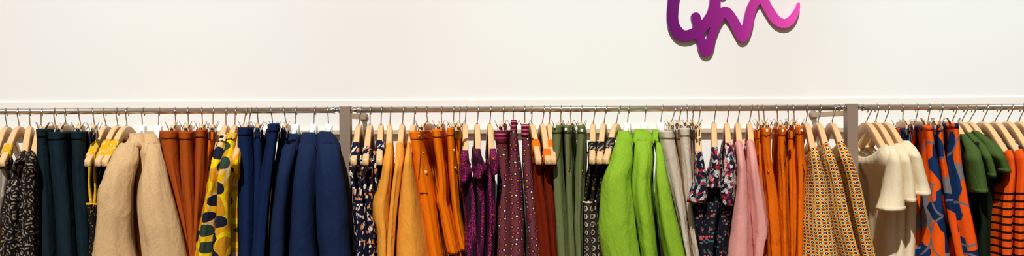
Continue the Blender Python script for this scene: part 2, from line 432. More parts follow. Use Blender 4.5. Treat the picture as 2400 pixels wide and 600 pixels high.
def sign():
    d = -WY+0.0155
    # strokes in photo pixels (upper part continues above the frame)
    loop = [(1694,-18),(1686,-48),(1655,-66),(1615,-56),(1585,-25),(1577,18),(1578,55),(1590,77),(1606,84),(1626,78),(1648,62),(1668,37),(1676,10),(1676,-20)]
    lw = [20,22,24,25,26,26,27,27,26,25,25,26,26,24]
    tail = [(1631,40),(1636,60),(1641,84),(1647,108),(1655,119),(1663,104),(1668,86),(1677,60),(1687,40),(1700,28),(1717,46),(1735,78),(1742,85),(1752,62),(1761,22),(1775,-2),(1788,-2),(1802,22),(1820,47),(1840,55),(1857,44),(1869,22),(1872,8)]
    tw = [22,23,21,23,26,23,20,20,22,25,24,24,25,24,22,23,23,22,22,21,18,11,6]
    sm = [ribbon(loop, lw, 0, 0), ribbon(tail, tw, 0, 0)]
    caps = []
    for s in sm:
        for (a, b_) in zip(s, s[1:]): caps.append((a, b_))
    # signed distance field on a fine pixel grid, outlined with marching squares
    st = 1.25; x0, y0 = 1550.0, -95.0; nx, ny = int(345/st), int(245/st)
    f = [[9.0]*(ny+1) for _ in range(nx+1)]
    for a, b_ in caps:
        ra, rb = a[2]/2, b_[2]/2; m = max(ra, rb)+4
        ix0 = max(0, int((min(a[0], b_[0])-m-x0)/st)); ix1 = min(nx, int((max(a[0], b_[0])+m-x0)/st)+1)
        iy0 = max(0, int((min(a[1], b_[1])-m-y0)/st)); iy1 = min(ny, int((max(a[1], b_[1])+m-y0)/st)+1)
        vx, vy = b_[0]-a[0], b_[1]-a[1]; q = vx*vx+vy*vy+1e-9
        for i in range(ix0, ix1+1):
            X = x0+i*st
            for j in range(iy0, iy1+1):
                Y = y0+j*st
                t = max(0, min(1, ((X-a[0])*vx+(Y-a[1])*vy)/q))
                dd = math.hypot(X-a[0]-vx*t, Y-a[1]-vy*t)-(ra+(rb-ra)*t)
                if dd < f[i][j]: f[i][j] = dd
    bm = bmesh.new(); cache = {}
    ox, oz = px(1560, 100, d)
    def V(key, X, Y, back):
        k = key+(back,)
        if k not in cache:
            wx, wz = px(X, Y, d)
            cache[k] = bm.verts.new((wx-ox, 0.0115 if back else 0.0, wz-oz))
        return cache[k]
    for i in range(nx):
        for j in range(ny):
            cs = [(i, j), (i+1, j), (i+1, j+1), (i, j+1)]
            val = [f[a][b_] for a, b_ in cs]
            if min(val) >= 0: continue
            poly = []; cuts = []
            for k in range(4):
                p, q = cs[k], cs[(k+1) % 4]; vp, vq = val[k], val[(k+1) % 4]
                if vp < 0: poly.append((('c',)+p, x0+p[0]*st, y0+p[1]*st))
                if (vp < 0) != (vq < 0):
                    lo, hi = (p, q) if p < q else (q, p)
                    vl, vh = f[lo[0]][lo[1]], f[hi[0]][hi[1]]; t = vl/(vl-vh)
                    e = (('e',)+lo+hi, x0+(lo[0]+(hi[0]-lo[0])*t)*st, y0+(lo[1]+(hi[1]-lo[1])*t)*st)
                    poly.append(e); cuts.append((e, vp < 0))
            if len(poly) < 3: continue
            try:
                bm.faces.new([V(*e, False) for e in poly]); bm.faces.new([V(*e, True) for e in reversed(poly)])
                if len(cuts) == 2:
                    a = cuts[0][0]; b_ = cuts[1][0]
                    if not cuts[0][1]: a, b_ = b_, a
                    bm.faces.new([V(*b_, False), V(*a, False), V(*a, True), V(*b_, True)])
            except ValueError: pass
    bmesh.ops.recalc_face_normals(bm, faces=bm.faces[:])
    t = thing('wall_sign', 'purple to pink brushstroke lettering sign mounted on the cream wall', 'sign', (ox, WY-0.0155, oz))
    obj('lettering', bm, M['sign'], t, smooth=False)
    for (X, Y) in ((1578, 40), (1655, 100), (1742, 80), (1790, 6), (1840, 50)):
        b = bmesh.new(); wx, wz = px(X, Y, d); tube(b, [(wx-ox, 0.011, wz-oz), (wx-ox, 0.0153, wz-oz)], 0.004, 10); obj('standoff', b, M['wire'], t)
sign()

# ---------------------------------------------------------------- hangers
NECK = -0.045
TOPC = [(0, -.043), (.02, -.0445), (.045, -.050), (.075, -.062), (.11, -.081), (.15, -.104), (.185, -.122), (.212, -.134)]
BOTC = [(0, -.074), (.02, -.074), (.045, -.079), (.075, -.091), (.11, -.108), (.15, -.128), (.185, -.144), (.212, -.154)]
def sweep(bm, st):
    """st: list of (x, ztop, zbot, halfwidth) sections, rounded rectangles"""
    rings = []
    for (x, zt, zb_, w_) in st:
        r = min(w_, (zt-zb_)/2)*0.45; ring = []
        for (cy, cz, a0) in ((w_-r, zt-r, 0), (-w_+r, zt-r, 90), (-w_+r, zb_+r, 180), (w_-r, zb_+r, 270)):
            for q in range(4):
                a = math.radians(a0+q*30); ring.append(bm.verts.new((x, cy+r*math.cos(a), cz+r*math.sin(a))))
        rings.append(ring)
    n = len(rings[0])
    for A, B in zip(rings, rings[1:]):
        for k in range(n): bm.faces.new((A[k], A[(k+1) % n], B[(k+1) % n], B[k]))
    bm.faces.new(rings[0][::-1]); bm.faces.new(rings[-1])
def hook_bm():
    b = bmesh.new(); r = 0.0165; cz = RR+0.0017-r-NECK; pts = []
    for k in range(17):
        a = math.radians(205-k*14.5); pts.append((r*math.cos(a), 0, cz+r*math.sin(a)))
    e = pts[-1]
    pts += [(e[0]*0.80, 0, cz-0.0125), (e[0]*0.45, 0, cz-0.019), (e[0]*0.12, 0, cz-0.026), (0, 0, cz-0.033), (0, 0, -0.012)]
    tube(b, pts, 0.0016, 8); return b
HK = [None]
def add_hook(t):
    if HK[0] is None:
        o = obj('hook', hook_bm(), M['wire'], t); HK[0] = o
    else:
        o = HK[0].copy(); C.objects.link(o); o.parent = t
    o.location = (0, 0, NECK); return o
def arms(w0, w1, dz=0.0, sc=1.0):
    st = []
    for i in range(-24, 25):
        x = i/24*0.212; a = abs(x)
        st.append((x, interp(TOPC, a)+dz, interp(BOTC, a)+dz, w0+(w1-w0)*(a/0.212)))
    # rounded tips
    for s in (-1, 1):
        e = (s*0.217, -.1385+dz, -.1535+dz, w1*0.72)
        st = ([e]+st) if s < 0 else (st+[e])
    b = bmesh.new(); sweep(b, [(q[0]*sc,)+q[1:] for q in st]); return b
protos = {}
def place_hanger(kind, hook, neck, theta, label, group):
    X = px(neck, 292)[0]
    if kind not in protos:
        t = thing('hanger', label, 'hanger', (0, 0, 0))
        add_hook(t)
        if kind == 'wood':
            obj('shoulder_arm', arms(0.0074, 0.0088), M['wood'], t)
            b = bmesh.new(); tube(b, [(0, 0, -0.0405), (0, 0, -0.0460)], 0.0034, 12); obj('collar_ring', b, M['wire'], t)
        elif kind == 'plastic':
            obj('shoulder_arm', arms(0.006, 0.006, -0.010, 0.88), M['plastic'], t)
            b = bmesh.new(); sweep(b, [(-0.018, -.052, -.075, .008), (-0.014, -.043, -.078, .0105), (0, -.040, -.08, .0115), (0.014, -.043, -.078, .0105), (0.018, -.052, -.075, .008)])
            obj('neck_block', b, M['plastic'], t)
        else:
            b = bmesh.new(); sweep(b, [(-0.134, -.046, -.058, .004), (-0.130, -.0425, -.0605, .0056), (-0.05, -.041, -.061, .006), (0, -.0395, -.061, .0062), (0.05, -.041, -.061, .006), (0.130, -.0425, -.0605, .0056), (0.134, -.046, -.058, .004)])
            obj('wood_bar', b, M['wood'], t)
            b = bmesh.new(); tube(b, [(-0.176, 0, -.0535), (0.176, 0, -.0535)], 0.0022, 10); obj('clip_rod', b, M['wire'], t)
            for s in (-1, 1):
                x = s*0.162; b = bmesh.new()
                for q in (-1, 1):      # two sprung jaws, splayed finger grips above
                    pts = [(x, q*0.0165, -.033), (x, q*0.0120, -.042), (x, q*0.0074, -.052), (x, q*0.0085, -.062), (x, q*0.0078, -.080)]
                    rg = []
                    for (px_, py_, pz_) in pts:
                        ww = (0.0075 if pz_ > -.035 else 0.0095) if pz_ > -.06 else 0.012
                        rg.append([b.verts.new((px_+dx_, py_+dy_, pz_)) for dx_, dy_ in ((-ww, -.0011), (ww, -.0011), (ww, .0011), (-ww, .0011))])
                    for A, B in zip(rg, rg[1:]):
                        for k in range(4): b.faces.new((A[k], B[k], B[(k+1) % 4], A[(k+1) % 4]))
                    b.faces.new(rg[0]); b.faces.new(rg[-1][::-1])
                bmesh.ops.recalc_face_normals(b, faces=b.faces[:])
                c = obj('clip', b, M['chrome'], t, smooth=False)
                b = bmesh.new(); tube(b, [(x-0.011, 0, -.054), (x+0.011, 0, -.054)], 0.0042, 12); obj('spring', b, M['wire'], c)
        protos[kind] = t; r = t
    else:
        src = protos[kind]; r = src.copy(); C.objects.link(r)
        for ch in list(src.children):
            c = ch.copy(); C.objects.link(c); c.parent = r
            for g in list(ch.children):
                d = g.copy(); C.objects.link(d); d.parent = c
    r.name = {'wood': 'wooden_hanger', 'plastic': 'plastic_hanger', 'clip': 'clip_hanger'}[kind]
    r.location = (X, 0, RZ); r.rotation_euler = (0, 0, theta-math.pi/2)
    r['label'] = label; r['category'] = 'hanger'; r['group'] = group
    dx = px(hook, 256)[0]-X
    for c in r.children:
        if c.name.startswith('hook'):
            c.rotation_euler = (-math.asin(max(-0.5, min(0.5, dx/0.055))), 0, 0)
    return r

# ---------------------------------------------------------------- cloth
def curve_depth(y, x):
    """how far out along a hanger arm the photo row y lies"""
    d = 0.12
    for _ in range(12):
        z = px(x, y, d)[1]-RZ
        tab = [(-b_, a) for a, b_ in TOPC]
        d = interp(tab, -z)
    return d
def drape(name, rows, mat, parent, theta, seed=1, hem=None, amp=0.004, pleat=0.0015, lam=0.024, back=0.75,
          mirror=False, capd=0.010, thick=None, offx=0.0, cap_len=1.9, step=6.0, wav=0.0, hb=None, slant=0.0, vcut=0.0, dip=0.0):
    """closed cloth body. rows: (y, xl, xr, dn, db) photo row, outline of the near edge, near and rear depth from the rail"""
    rnd = random.Random(seed)
    ph = [rnd.uniform(0, 6.28) for _ in range(12)]
    base = Vector(parent.location)
    lv = []
    y = rows[0][0]; y1 = rows[-1][0]
    ys = []
    n = max(2, int(math.ceil((y1-y)/step)))
    for i in range(n+1): ys.append(y+(y1-y)*i/n)
    for yy in ys:
        xl, xr, dn, db = herm(rows, yy)
        gap = min(1.3, (xr-xl)*0.05); xl += gap; xr -= gap
        a, z = px(xl, yy, dn); c, z2 = px(xr, yy, dn)
        lv.append([(a+c)/2, (c-a)/2, dn, db, (z+z2)/2])
    if hem is not None and lv[-1][4] > hem:
        a, c = lv[-1], lv[-4] if len(lv) > 4 else lv[0]
        dz = max(1e-3, c[4]-a[4]); sx = (a[0]-c[0])/dz; sh = (a[1]-c[1])/dz
        sx = max(-0.35, min(0.35, sx)); sh = max(-0.05, min(0.12, sh))
        q = a[4]-hem; m = max(3, int(q/0.03))
        for i in range(1, m+1):
            u = q*i/m; e = (1-math.exp(-u*4))/4
            lv.append([a[0]+sx*e, a[1]+sh*e, a[2]+0.02*e, a[3]+0.02*e, a[4]-u])
    ztop = lv[0][4]; zlen = max(0.05, ztop-lv[-1][4])
    tn = math.tan(theta)
    NS = 26; NC = 7
    bm = bmesh.new(); uvl = bm.loops.layers.uv.new('cloth')
    rings = []; uvs = []
    for li, (xc, h, dn, db, z) in enumerate(lv):
        t = (ztop-z)/zlen; grow = min(1.0, (ztop-z)/0.10)
        Nx, Ny = xc, -dn
        Lz = dn+db; ca = 1.0/math.cos(theta); L = Lz*ca
        ax, ay = -math.sin(theta), math.cos(theta)          # from near to back
        nx_, ny_ = math.cos(theta), math.sin(theta)         # cloth normal
        hbk = hb if hb is not None else min(h*back, 0.016)
        h = max(h, 0.003)
        c = min(h*cap_len, L*0.45); cb = min(hbk*1.2, L*0.3)
        prof = []
        for k in range(NC): 
            q = (1-math.cos(math.pi/2*k/NC)); prof.append(c*q)
        for k in range(NS+1): 
            f_ = k/NS; f_ = f_**1.25; prof.append(c+(L-c-cb)*f_)
        for k in range(1, NC+1): prof.append(L-cb+cb*math.sin(math.pi/2*k/NC))
        side = []
        for s in prof:
            base_h = h+(hbk-h)*min(1.0, max(0.0, (s-c)/(max(L-c, 1e-4)))**0.7)
            if s < c: w_ = base_h*math.sqrt(max(0.0, 1-((c-s)/c)**2))
            elif s > L-cb: w_ = base_h*math.sqrt(max(0.0, 1-((s-(L-cb))/cb)**2))
            else: w_ = base_h
            side.append((s, w_))
        ring = []; uvr = []
        tot = []
        pts = [(s, w_, 1) for s, w_ in side]+[(s, -w_, -1) for s, w_ in reversed(side[1:-1])]
        arc = 0.0; arcs = [0.0]
        for a, b_ in zip(side, side[1:]): arc += math.hypot(b_[0]-a[0], b_[1]-a[1]); arcs.append(arc)
        m = len(side)
        for i, (s, v, sg) in enumerate(pts):
            ar = arcs[i] if sg > 0 else arcs[2*m-2-i]
            sar = ar*sg
            inner = min(1.0, s/0.02)*min(1.0, (L-s)/0.02)
            d_side = amp*grow*inner*(math.sin(s*46+ph[0]+z*2.2)+0.6*math.sin(s*91+ph[1]-z*3.1)) if True else 0
            both = d_side                                    # both faces move together: the cloth sways
            pl = pleat*grow*(math.sin(2*math.pi*sar/lam+ph[2]+1.2*math.sin(z*7+ph[3]))+0.6*math.sin(2*math.pi*sar/(lam*0.57)+ph[4]+z*6))
            nv = v+both+(pl if sg > 0 else -pl)*(min(1.0, abs(v)/max(h*0.5, 1e-4)))
            ns = s-pl*(1-min(1.0, abs(v)/max(h, 1e-4)))*(1 if s < c*1.2 else 0)
            if wav: nv += wav*math.sin(z*38+ph[5])*grow*max(0, 1-s/0.08); 
            X = Nx+ax*ns+nx_*nv+offx; Y = Ny+ay*ns+ny_*nv
            if mirror:                                       # the far twin: same body slid to the far side of the rail
                X = X-tn*(-2*Y); Y = -Y
            zz = z
            if dip: zz -= dip*max(0.0, 1-(ztop-z)/0.14)*math.sin(math.pi*min(1.0, max(0.0, s/L)))**0.7
            if slant: zz -= slant*t*max(0.0, min(1.0, nv/h))
            ring.append(bm.verts.new((X-base.x, Y-base.y, zz-base.z))); uvr.append((sar, z))
        rings.append(ring); uvs.append(uvr)
    n = len(rings[0])
    def face(vs, uu):
        f = bm.faces.new(vs)
        for lp, u in zip(f.loops, uu): lp[uvl].uv = u
        return f
    ou = rnd.uniform(0, 3.0)
    for j in range(len(rings)-1):
        A, B, ua, ub = rings[j], rings[j+1], uvs[j], uvs[j+1]
        for k in range(n):
            k2 = (k+1) % n
            u = [ua[k], ua[k2], ub[k2], ub[k]]
            if k == n-1: u = [ua[k], (0.0, ua[0][1]), (0.0, ub[0][1]), ub[k]]
            if k == m-1: u[0] = (-ua[k][0], ua[k][1]); u[3] = (-ub[k][0], ub[k][1])
            face((A[k], A[k2], B[k2], B[k]), [(p[0]+ou, p[1]+vcut) for p in u])
    zr = lv[0][4]-lv[-1][4]
    for ring, uvr, dz in ((rings[0], uvs[0], -min(capd, 0.45*zr)), (rings[-1], uvs[-1], min(0.02, 0.45*zr))):
        # a cloth opening: rim folds inwards to a sunken inside
        cx = sum((v.co for v in ring), Vector())/n
        nr = []
        for i, v in enumerate(ring):
            s_ = v.co.copy(); mt = ring[(n-i) % n].co; mid = (s_+mt)/2
            q = s_.lerp(mid, 0.5); dv = Vector((cx.x-q.x, cx.y-q.y, 0))
            if dv.length > 1e-5: q = q+dv*min(0.35, 0.014/dv.length)
            q.z = s_.z+dz
            nr.append(bm.verts.new(q))
        for k in range(n):
            k2 = (k+1) % n; vs = (ring[k], ring[k2], nr[k2], nr[k])
            face(vs if dz > 0 else vs[::-1], [(uvr[k][0]+ou, uvr[k][1]+vcut)]*4)
        for k in range(1, n//2-1+1):
            a, b_, c_, d_ = k-1 if k > 1 else 0, k, n-k, (n-k+1) % n
            if k == 1: vs = (nr[0], nr[1], nr[n-1])
            else: vs = (nr[k-1], nr[k], nr[n-k], nr[n-k+1])
            try: face(vs if dz > 0 else vs[::-1], [(uvr[k][0]+ou, uvr[k][1]+vcut)]*len(vs))
            except ValueError: pass
        kk = n//2
        try: face((nr[kk-1], nr[kk], nr[kk+1]), [(uvr[kk][0]+ou, uvr[kk][1]+vcut)]*3)
        except ValueError: pass
    bmesh.ops.recalc_face_normals(bm, faces=bm.faces[:])
    return obj(name, bm, mat, parent)

def theta_of(neck, tip, d=0.21):
    a = px(neck, 292)[0]; c = px(tip, 370, d)[0]
    return max(-0.62, min(0.62, math.atan2(c-a, d)))
seed_n = [10]
def nx():
    seed_n[0] += 7; return seed_n[0]
def shade_rows(rows, dn, db):
    return [(r[0], r[1], r[2], (r[3] if len(r) > 3 else dn), (r[4] if len(r) > 4 else db)) for r in rows]
HG = {'wood': 'pale wooden shoulder hangers', 'clip': 'wooden clip hangers', 'plastic': 'white plastic hangers'}
def hang(kind, hook, neck, th, short):
    w_ = {'wood': 'pale wooden shoulder hanger', 'clip': 'wooden clip hanger', 'plastic': 'white plastic hanger'}[kind]
    place_hanger(kind, hook, neck, th, '%s carrying the %s' % (w_, short), HG[kind])
def garment(name, short, extra, cat, group, neck, hem):
    X = px(neck, 292)[0]
    return thing(name, (short+' '+extra).strip(), cat, (X, 0, hem), group=group)

def trousers(hook, tip, rows, mat, short, extra, group, name='trousers', band=20, hem=0.78, bandmat=None, dn=0.185, amp=0.003,
             pleat=0.0012, button=None, rivet=None, skirt=False, cut=None, stamp=None, neck=None, cat=None, seams=None, **kw):
    neck = neck or hook; th = theta_of(neck, tip, dn)
    t = garment(name, short, extra, cat or ('skirt' if skirt else 'trousers'), group, neck, hem if cut is None else 1.2)
    hang('clip', hook, neck, th, short)
    R = shade_rows(rows, dn, dn-0.01)
    y0 = R[0][0]; s = nx(); yb = y0+band
    a = herm(R, yb); b0 = herm(R, y0)
    e = 0.7
    wb = [(y0, b0[0]-e, b0[1]+e, b0[2]+0.0006, b0[3]+0.001), ((y0+yb)/2, (a[0]+b0[0])/2-e, (a[1]+b0[1])/2+e, a[2]+.0008, a[3]+.001), (yb, a[0]-e, a[1]+e, a[2]+.0008, a[3]+.001)]
    drape('waistband', wb, bandmat or mat, t, th, s, None, amp*0.4, pleat*0.3, back=0.7, capd=0.012)
    lower = [(yb-7,)+tuple(herm(R, yb-7))]+[r for r in R if r[0] > yb+6]
    if skirt:
        drape('skirt_panel', lower, mat, t, th, s+1, hem, amp, pleat, **kw)
    else:
        near = [(r[0], r[1], r[2], r[3], -0.012) for r in lower]
        far = [(r[0], r[1], r[2], r[3], -0.012) for r in lower]
        drape('leg', near, mat, t, th, s+1, None if cut else hem, amp, pleat, back=0.9, **kw)
        drape('leg', far, mat, t, th, s+1, None if cut else hem, amp, pleat, back=0.9, mirror=True, **kw)
    def on_cloth(x, y):
        q = herm(R, y); h_ = (q[1]-q[0])/2; v = max(-0.97, min(0.97, (x-(q[0]+q[1])/2)/max(h_, 1)))
        hw = h_*(D-q[2])/F; c_ = hw*1.9
        d = q[2]-c_*(1-math.sqrt(1-v*v))
        X, Z = px(x, y, d); return X-t.location.x, -d, Z-t.location.z
    if button:
        for (bx, by, br) in button:
            X, Y, Z = on_cloth(bx, by); b = bmesh.new()
            tube(b, [(X, Y+0.003, Z), (X, Y-0.0018, Z), (X, Y-0.0028, Z)], [br, br, br*0.8], 16)
            obj('button' if rivet is None else 'rivet', b, M['button'] if rivet is None else M['rivet'], t)
    for sm_ in (seams or []):
        b = bmesh.new(); pp = []
        for (p, q) in zip(sm_, sm_[1:]):
            for i in range(6): pp.append((p[0]+(q[0]-p[0])*i/6, p[1]+(q[1]-p[1])*i/6))
        pp.append(sm_[-1])
        tube(b, [(q_[0], q_[1]-0.0012, q_[2]) for q_ in (on_cloth(*p) for p in pp)], 0.0012, 6); obj('pocket_seam', b, M['seam'], t)
    # belt loops
    for bx in ((b0[0]+b0[1])/2,):
        X, Z = px(bx, y0+band*0.5, dn); b = bmesh.new()
        zz = (hem if cut is None else 1.2)
        box(b, X-t.location.x-0.003, X-t.location.x+0.003, -dn-0.0035, -dn+0.004, Z-zz-0.011, Z-zz+0.010, 0.001)
        if mat is M['orange2']: obj('belt_loop', b, mat, t)
        else: b.free()
    if stamp:
        X, Z = px(stamp[0], stamp[1], dn); b = bmesh.new()
        box(b, X-t.location.x-0.003, X-t.location.x+0.003, -dn-0.0042, -dn+0.003, Z-t.location.z-0.0035, Z-t.location.z+0.0035, 0.0008)
        obj('size_tag', b, M['label'], t, smooth=False)
    return t, th

def autodn(rows, dmax, add=0.026, plastic=False):
    out = []
    for r in rows:
        if len(r) > 3:
            m_ = max(r[3], min(dmax, curve_depth(r[0], (r[1]+r[2])/2)+add)) if r[0] < 400 and not plastic else r[3]
            out.append((r[0], r[1], r[2], m_, m_)); continue
        d = min(dmax, curve_depth(r[0], (r[1]+r[2])/2)+add)
        out.append((r[0], r[1], r[2], d, d))
    return out
def top(hook, neck, tip, rows, mat, short, extra, group, name='top', cat='top', hem=1.02, dmax=0.235, sleeve=None, smat=None,
        sdep=0.11, sdn=0.26, collar=None, hanger='wood', amp=0.004, pleat=0.0015, neckband=None, snear=None, sleeve_hem=None, cuff=None, **kw):
    s = nx(); R = autodn(rows, dmax, 0.026, hanger == 'plastic')
    # the hanger lies along the line through the cloth it carries
    T = [(q[0], q[1], q[2], q[3] if len(q) > 3 else 0.24) for q in sleeve] if sleeve and hanger == 'plastic' else R
    pts = [(0.0, px(neck, 292)[0], 2.0)]
    for i in range(8):
        y_ = T[0][0]+(388-T[0][0])*i/7 if T[0][0] < 380 else T[0][0]
        q = herm(T, y_); pts.append((q[2], px((q[0]+q[1])/2, y_, q[2])[0], 1.0))
    W = sum(p[2] for p in pts); mx = sum(p[0]*p[2] for p in pts)/W; my = sum(p[1]*p[2] for p in pts)/W
    sl = sum(p[2]*(p[0]-mx)*(p[1]-my) for p in pts)/max(1e-9, sum(p[2]*(p[0]-mx)**2 for p in pts))
    th = max(-0.6, min(0.6, math.atan(sl))); X0 = my-sl*mx
    neck = 1200+X0*F/D
    t = garment(name, short, extra, cat, group, neck, hem)
    hang(hanger, hook, neck, th, short)
    drape('body', R, mat, t, th, s, hem, amp, pleat, dip=0.0 if hanger == 'plastic' else (0.04 if name == 't_shirt' else 0.028), **kw)
    if sleeve:
        if name == 'blazer': sleeve_hem = 1.06
        S = []
        for i, r in enumerate(sleeve):
            dn_ = r[3] if len(r) > 3 else sdn
            if name != 'blazer': dn_ = max(dn_, min(0.25, curve_depth(r[0], (r[1]+r[2])/2)+0.036))
            S.append((r[0], r[1], r[2], dn_, -(dn_-sdep) if len(r) < 5 else -(dn_-r[4])))
        drape('sleeve', S, smat or mat, t, th, s+1, sleeve_hem, amp*0.5, pleat*0.8, back=0.8, capd=0.0, **kw)
        drape('sleeve', S, smat or mat, t, th, s+1, sleeve_hem, amp*0.5, pleat*0.8, back=0.8, mirror=True, capd=0.0, **kw)
        if cuff:
            r = S[-1]; q = S[-2]
            yy = r[0]-cuff; h_ = herm(S, yy)
            drape('sleeve_hem', [(yy, h_[0]-.4, h_[1]+.4, h_[2]+.0007, h_[3]+.0007), (r[0]+1, r[1]-.4, r[2]+.4, r[3]+.0007, r[4]+.0007)], cuff and (smat or mat), t, th, s+1, None, 0, pleat*0.3, back=0.85, capd=0.0)
    if collar:
        drape('collar', [(a, b_, c, d, d) for (a, b_, c, d) in collar], neckband or mat, t, th, s+2, None, 0.0015, 0.0004, back=0.95, hb=0.016, cap_len=1.2, capd=0.02, slant=0.012)
    return t, th

def strapdress(hook, neck, tip, mat, bandmat, strapmat, body, short, extra, group, band=(332, 350), sx=None, hem=0.95, name='strap_dress',
               bodydn=0.19, neckline=None, cat='dress', ends=470, sw=0.008):
    th = theta_of(neck, tip)
    t = garment(name, short, extra, cat, group, neck, hem)
    hang('wood', hook, neck, th, short)
    s = nx()
    hx = t.location.x
    # shoulder bands wrapped round each hanger arm, then narrow straps down to the bodice
    ya, yb = band
    da = curve_depth(ya, neck); db_ = curve_depth(yb, neck)
    for sg in (1, -1):
        b = bmesh.new(); uvl = b.loops.layers.uv.new('cloth'); st = []
        n = 8
        for i in range(n+1):
            x = da+(db_-da)*i/n; tp = interp(TOPC, x)+0.0022+0.0008*math.sin(i*2.4+s); bt = interp(BOTC, x)-0.0022
            st.append((sg*x, tp, bt, 0.0115+0.0009*math.sin(i*2.1+s)))
        if sg < 0: st = st[::-1]
        sweep(b, st)
        ca, sa = math.cos(th-math.pi/2), math.sin(th-math.pi/2)
        for f in b.faces:
            for lp in f.loops: lp[uvl].uv = (lp.vert.co.y*1.0+lp.vert.co.x*0.3+s*0.37, lp.vert.co.x+lp.vert.co.z)
        for v in b.verts:
            x, y = v.co.x, v.co.y; v.co.x = x*ca-y*sa; v.co.y = x*sa+y*ca; v.co.z += RZ-hem
        bmesh.ops.recalc_face_normals(b, faces=b.faces[:])
        sh = obj('shoulder_band', b, bandmat, t)
        # two straps per shoulder
        xm = (da+db_)/2
        for q in (-1, 1):
            b = bmesh.new(); uvl = b.loops.layers.uv.new('cloth')
            x0 = sg*(xm+q*0.012); yb0 = q*0.0105
            zt = RZ+interp(BOTC, abs(x0))+0.004-hem
            bc = herm(shade_rows(body, bodydn, bodydn), body[0][0]); zc = px((bc[0]+bc[1])/2, body[0][0], bodydn)[1]-hem-0.01
            xe = sg*(bodydn-0.02+q*0.010)
            cxn = px((bc[0]+bc[1])/2, body[0][0], bodydn)[0]-hx
            pts = []
            for i in range(13):
                u = i/12; lx = x0+(xe-x0)*u; ly = yb0*(1-0.3*u)+0.003*math.sin(u*5+s+q)
                wx = lx*ca-ly*sa; wy = lx*sa+ly*ca
                want = (cxn if sg > 0 else cxn-2*bodydn*math.tan(th))+(yb0*0.7)
                wx2 = wx+(want-(xe*ca-yb0*0.7*sa))*u*u*0.9
                pts.append((wx2, wy, zt+(zc-zt)*u))
            prev = None
            for i, p in enumerate(pts):
                w2 = sw+0.001*math.sin(i*1.1+s)
                rg = [b.verts.new((p[0]+a_, p[1]+b__, p[2])) for a_, b__ in ((-w2*.55, -.007), (w2*.55, -.007), (w2*.55, .007), (-w2*.55, .007))]
                if prev:
                    for k in range(4):
                        f = b.faces.new((prev[k], rg[k], rg[(k+1) % 4], prev[(k+1) % 4]))
                        for lp in f.loops: lp[uvl].uv = (lp.vert.co.x+lp.vert.co.y+s, lp.vert.co.z)
                else: b.faces.new(rg)
                prev = rg
            b.faces.new(prev[::-1]); bmesh.ops.recalc_face_normals(b, faces=b.faces[:])
            obj('strap', b, strapmat, t)
    R = shade_rows(body, bodydn, bodydn)
    drape('bodice', R, mat, t, th, s+3, hem, 0.004, 0.0018)
    zt = yb+26
    if R[0][0] > zt+30:
        w0 = (R[0][2]-R[0][1])*0.42; cc = (R[0][1]+R[0][2])/2; cn = neck+(tip-neck)*0.6
        drape('back_panel', [(zt, cn-w0*.7, cn+w0*.7, .10, .18), ((zt+R[0][0])/2, (cn*.4+cc*.6)-w0, (cn*.4+cc*.6)+w0, .12, .18), (R[0][0]+14, cc-w0, cc+w0, .14, .18)], M['darkspeck'], t, th, s+5, None, 0.004, 0.002)
    if neckline:
        r = R[0]; q = herm(R, r[0]+3)
        drape('neckline_trim', [(r[0]-1, r[1]-1, r[2]+1, r[3]+.002, r[4]+.002), (r[0]+3, q[0]-1, q[1]+1, q[2]+.002, q[3]+.002)], neckline, t, th, s+3, None, 0.004, 0.0018)
    return t, th
#GARMENTS
# ================================================================ the clothes, left bay
def nb(t, th, rows, mat=None):
    drape('neckband', [(y, a, b_, d, d) for y, a, b_, d in rows], mat or M['darkband'], t, th, 3, None, 0.0, 0.0, capd=0.01)
# grey and yellow print top on the leftmost hanger
g = 'strap tops at the far left'
strapdress(43, 45, 3, M['greyprint'], M['mustard'], M['darkspeck'], [(392, -14, 14), (420, -16, 20), (450, -20, 17), (500, -28, 6), (600, -40, -2)],
           'grey and yellow print strap dress', 'at the far left, before the paisley dresses', g, band=(338, 356), ends=400, neckline=M['camo'])
place_hanger('wood', 14, 16, theta_of(16, -22), 'pale wooden shoulder hanger cut by the left edge of the photo', HG['wood'])
g = 'black paisley dresses'
top(70, 70, 20, [(352, 46, 66, .135, .135), (372, 32, 70, .165, .165), (410, 20, 52, .19, .19), (470, 11, 46), (540, 4, 44), (600, -2, 43)], M['paisley'],
    'left-hand black paisley dress', 'with cream swirls on a wooden hanger', g, name='paisley_dress', cat='dress', hem=0.9, dmax=0.236)
top(99, 96, 66, [(352, 64, 80, .15, .15), (372, 58, 84, .18, .18), (420, 52, 85), (500, 49, 85), (600, 46, 86)], M['paisley'],
    'right-hand black paisley dress', 'pressed against the dark green trousers', g, name='paisley_dress', cat='dress', hem=0.9, dmax=0.236)
g = 'dark green denim trousers'
trousers(129, 94, [(302, 80, 108), (330, 82, 110), (400, 84, 118), (500, 85, 126), (600, 85, 131)], M['teal'], 'leftmost dark green denim trousers', 'beside the black paisley dresses', g, neck=129)
trousers(153, 133, [(309, 106, 160), (330, 107, 158), (400, 116, 163), (500, 125, 172), (600, 130, 178)], M['teal'], 'widest dark green denim trousers', 'second from the left', g, neck=155)
trousers(183, 181, [(308, 165, 198), (330, 166, 199), (400, 169, 200), (500, 174, 205), (600, 180, 211)], M['teal'], 'narrow dark green denim trousers', 'left of the mustard strap dresses', g, neck=190)
trousers(217, 216, [(308, 199, 228, .12, .13), (330, 200, 226, .13, .13), (400, 202, 216, .14, .13), (600, 205, 225, .14, .13)], M['teal'], 'dark green skirt with a floral lined waistband', 'behind the mustard shoulder straps', g,
         name='denim_skirt', skirt=True, bandmat=M['floral'], neck=222, band=14)
g = 'mustard strap dresses'
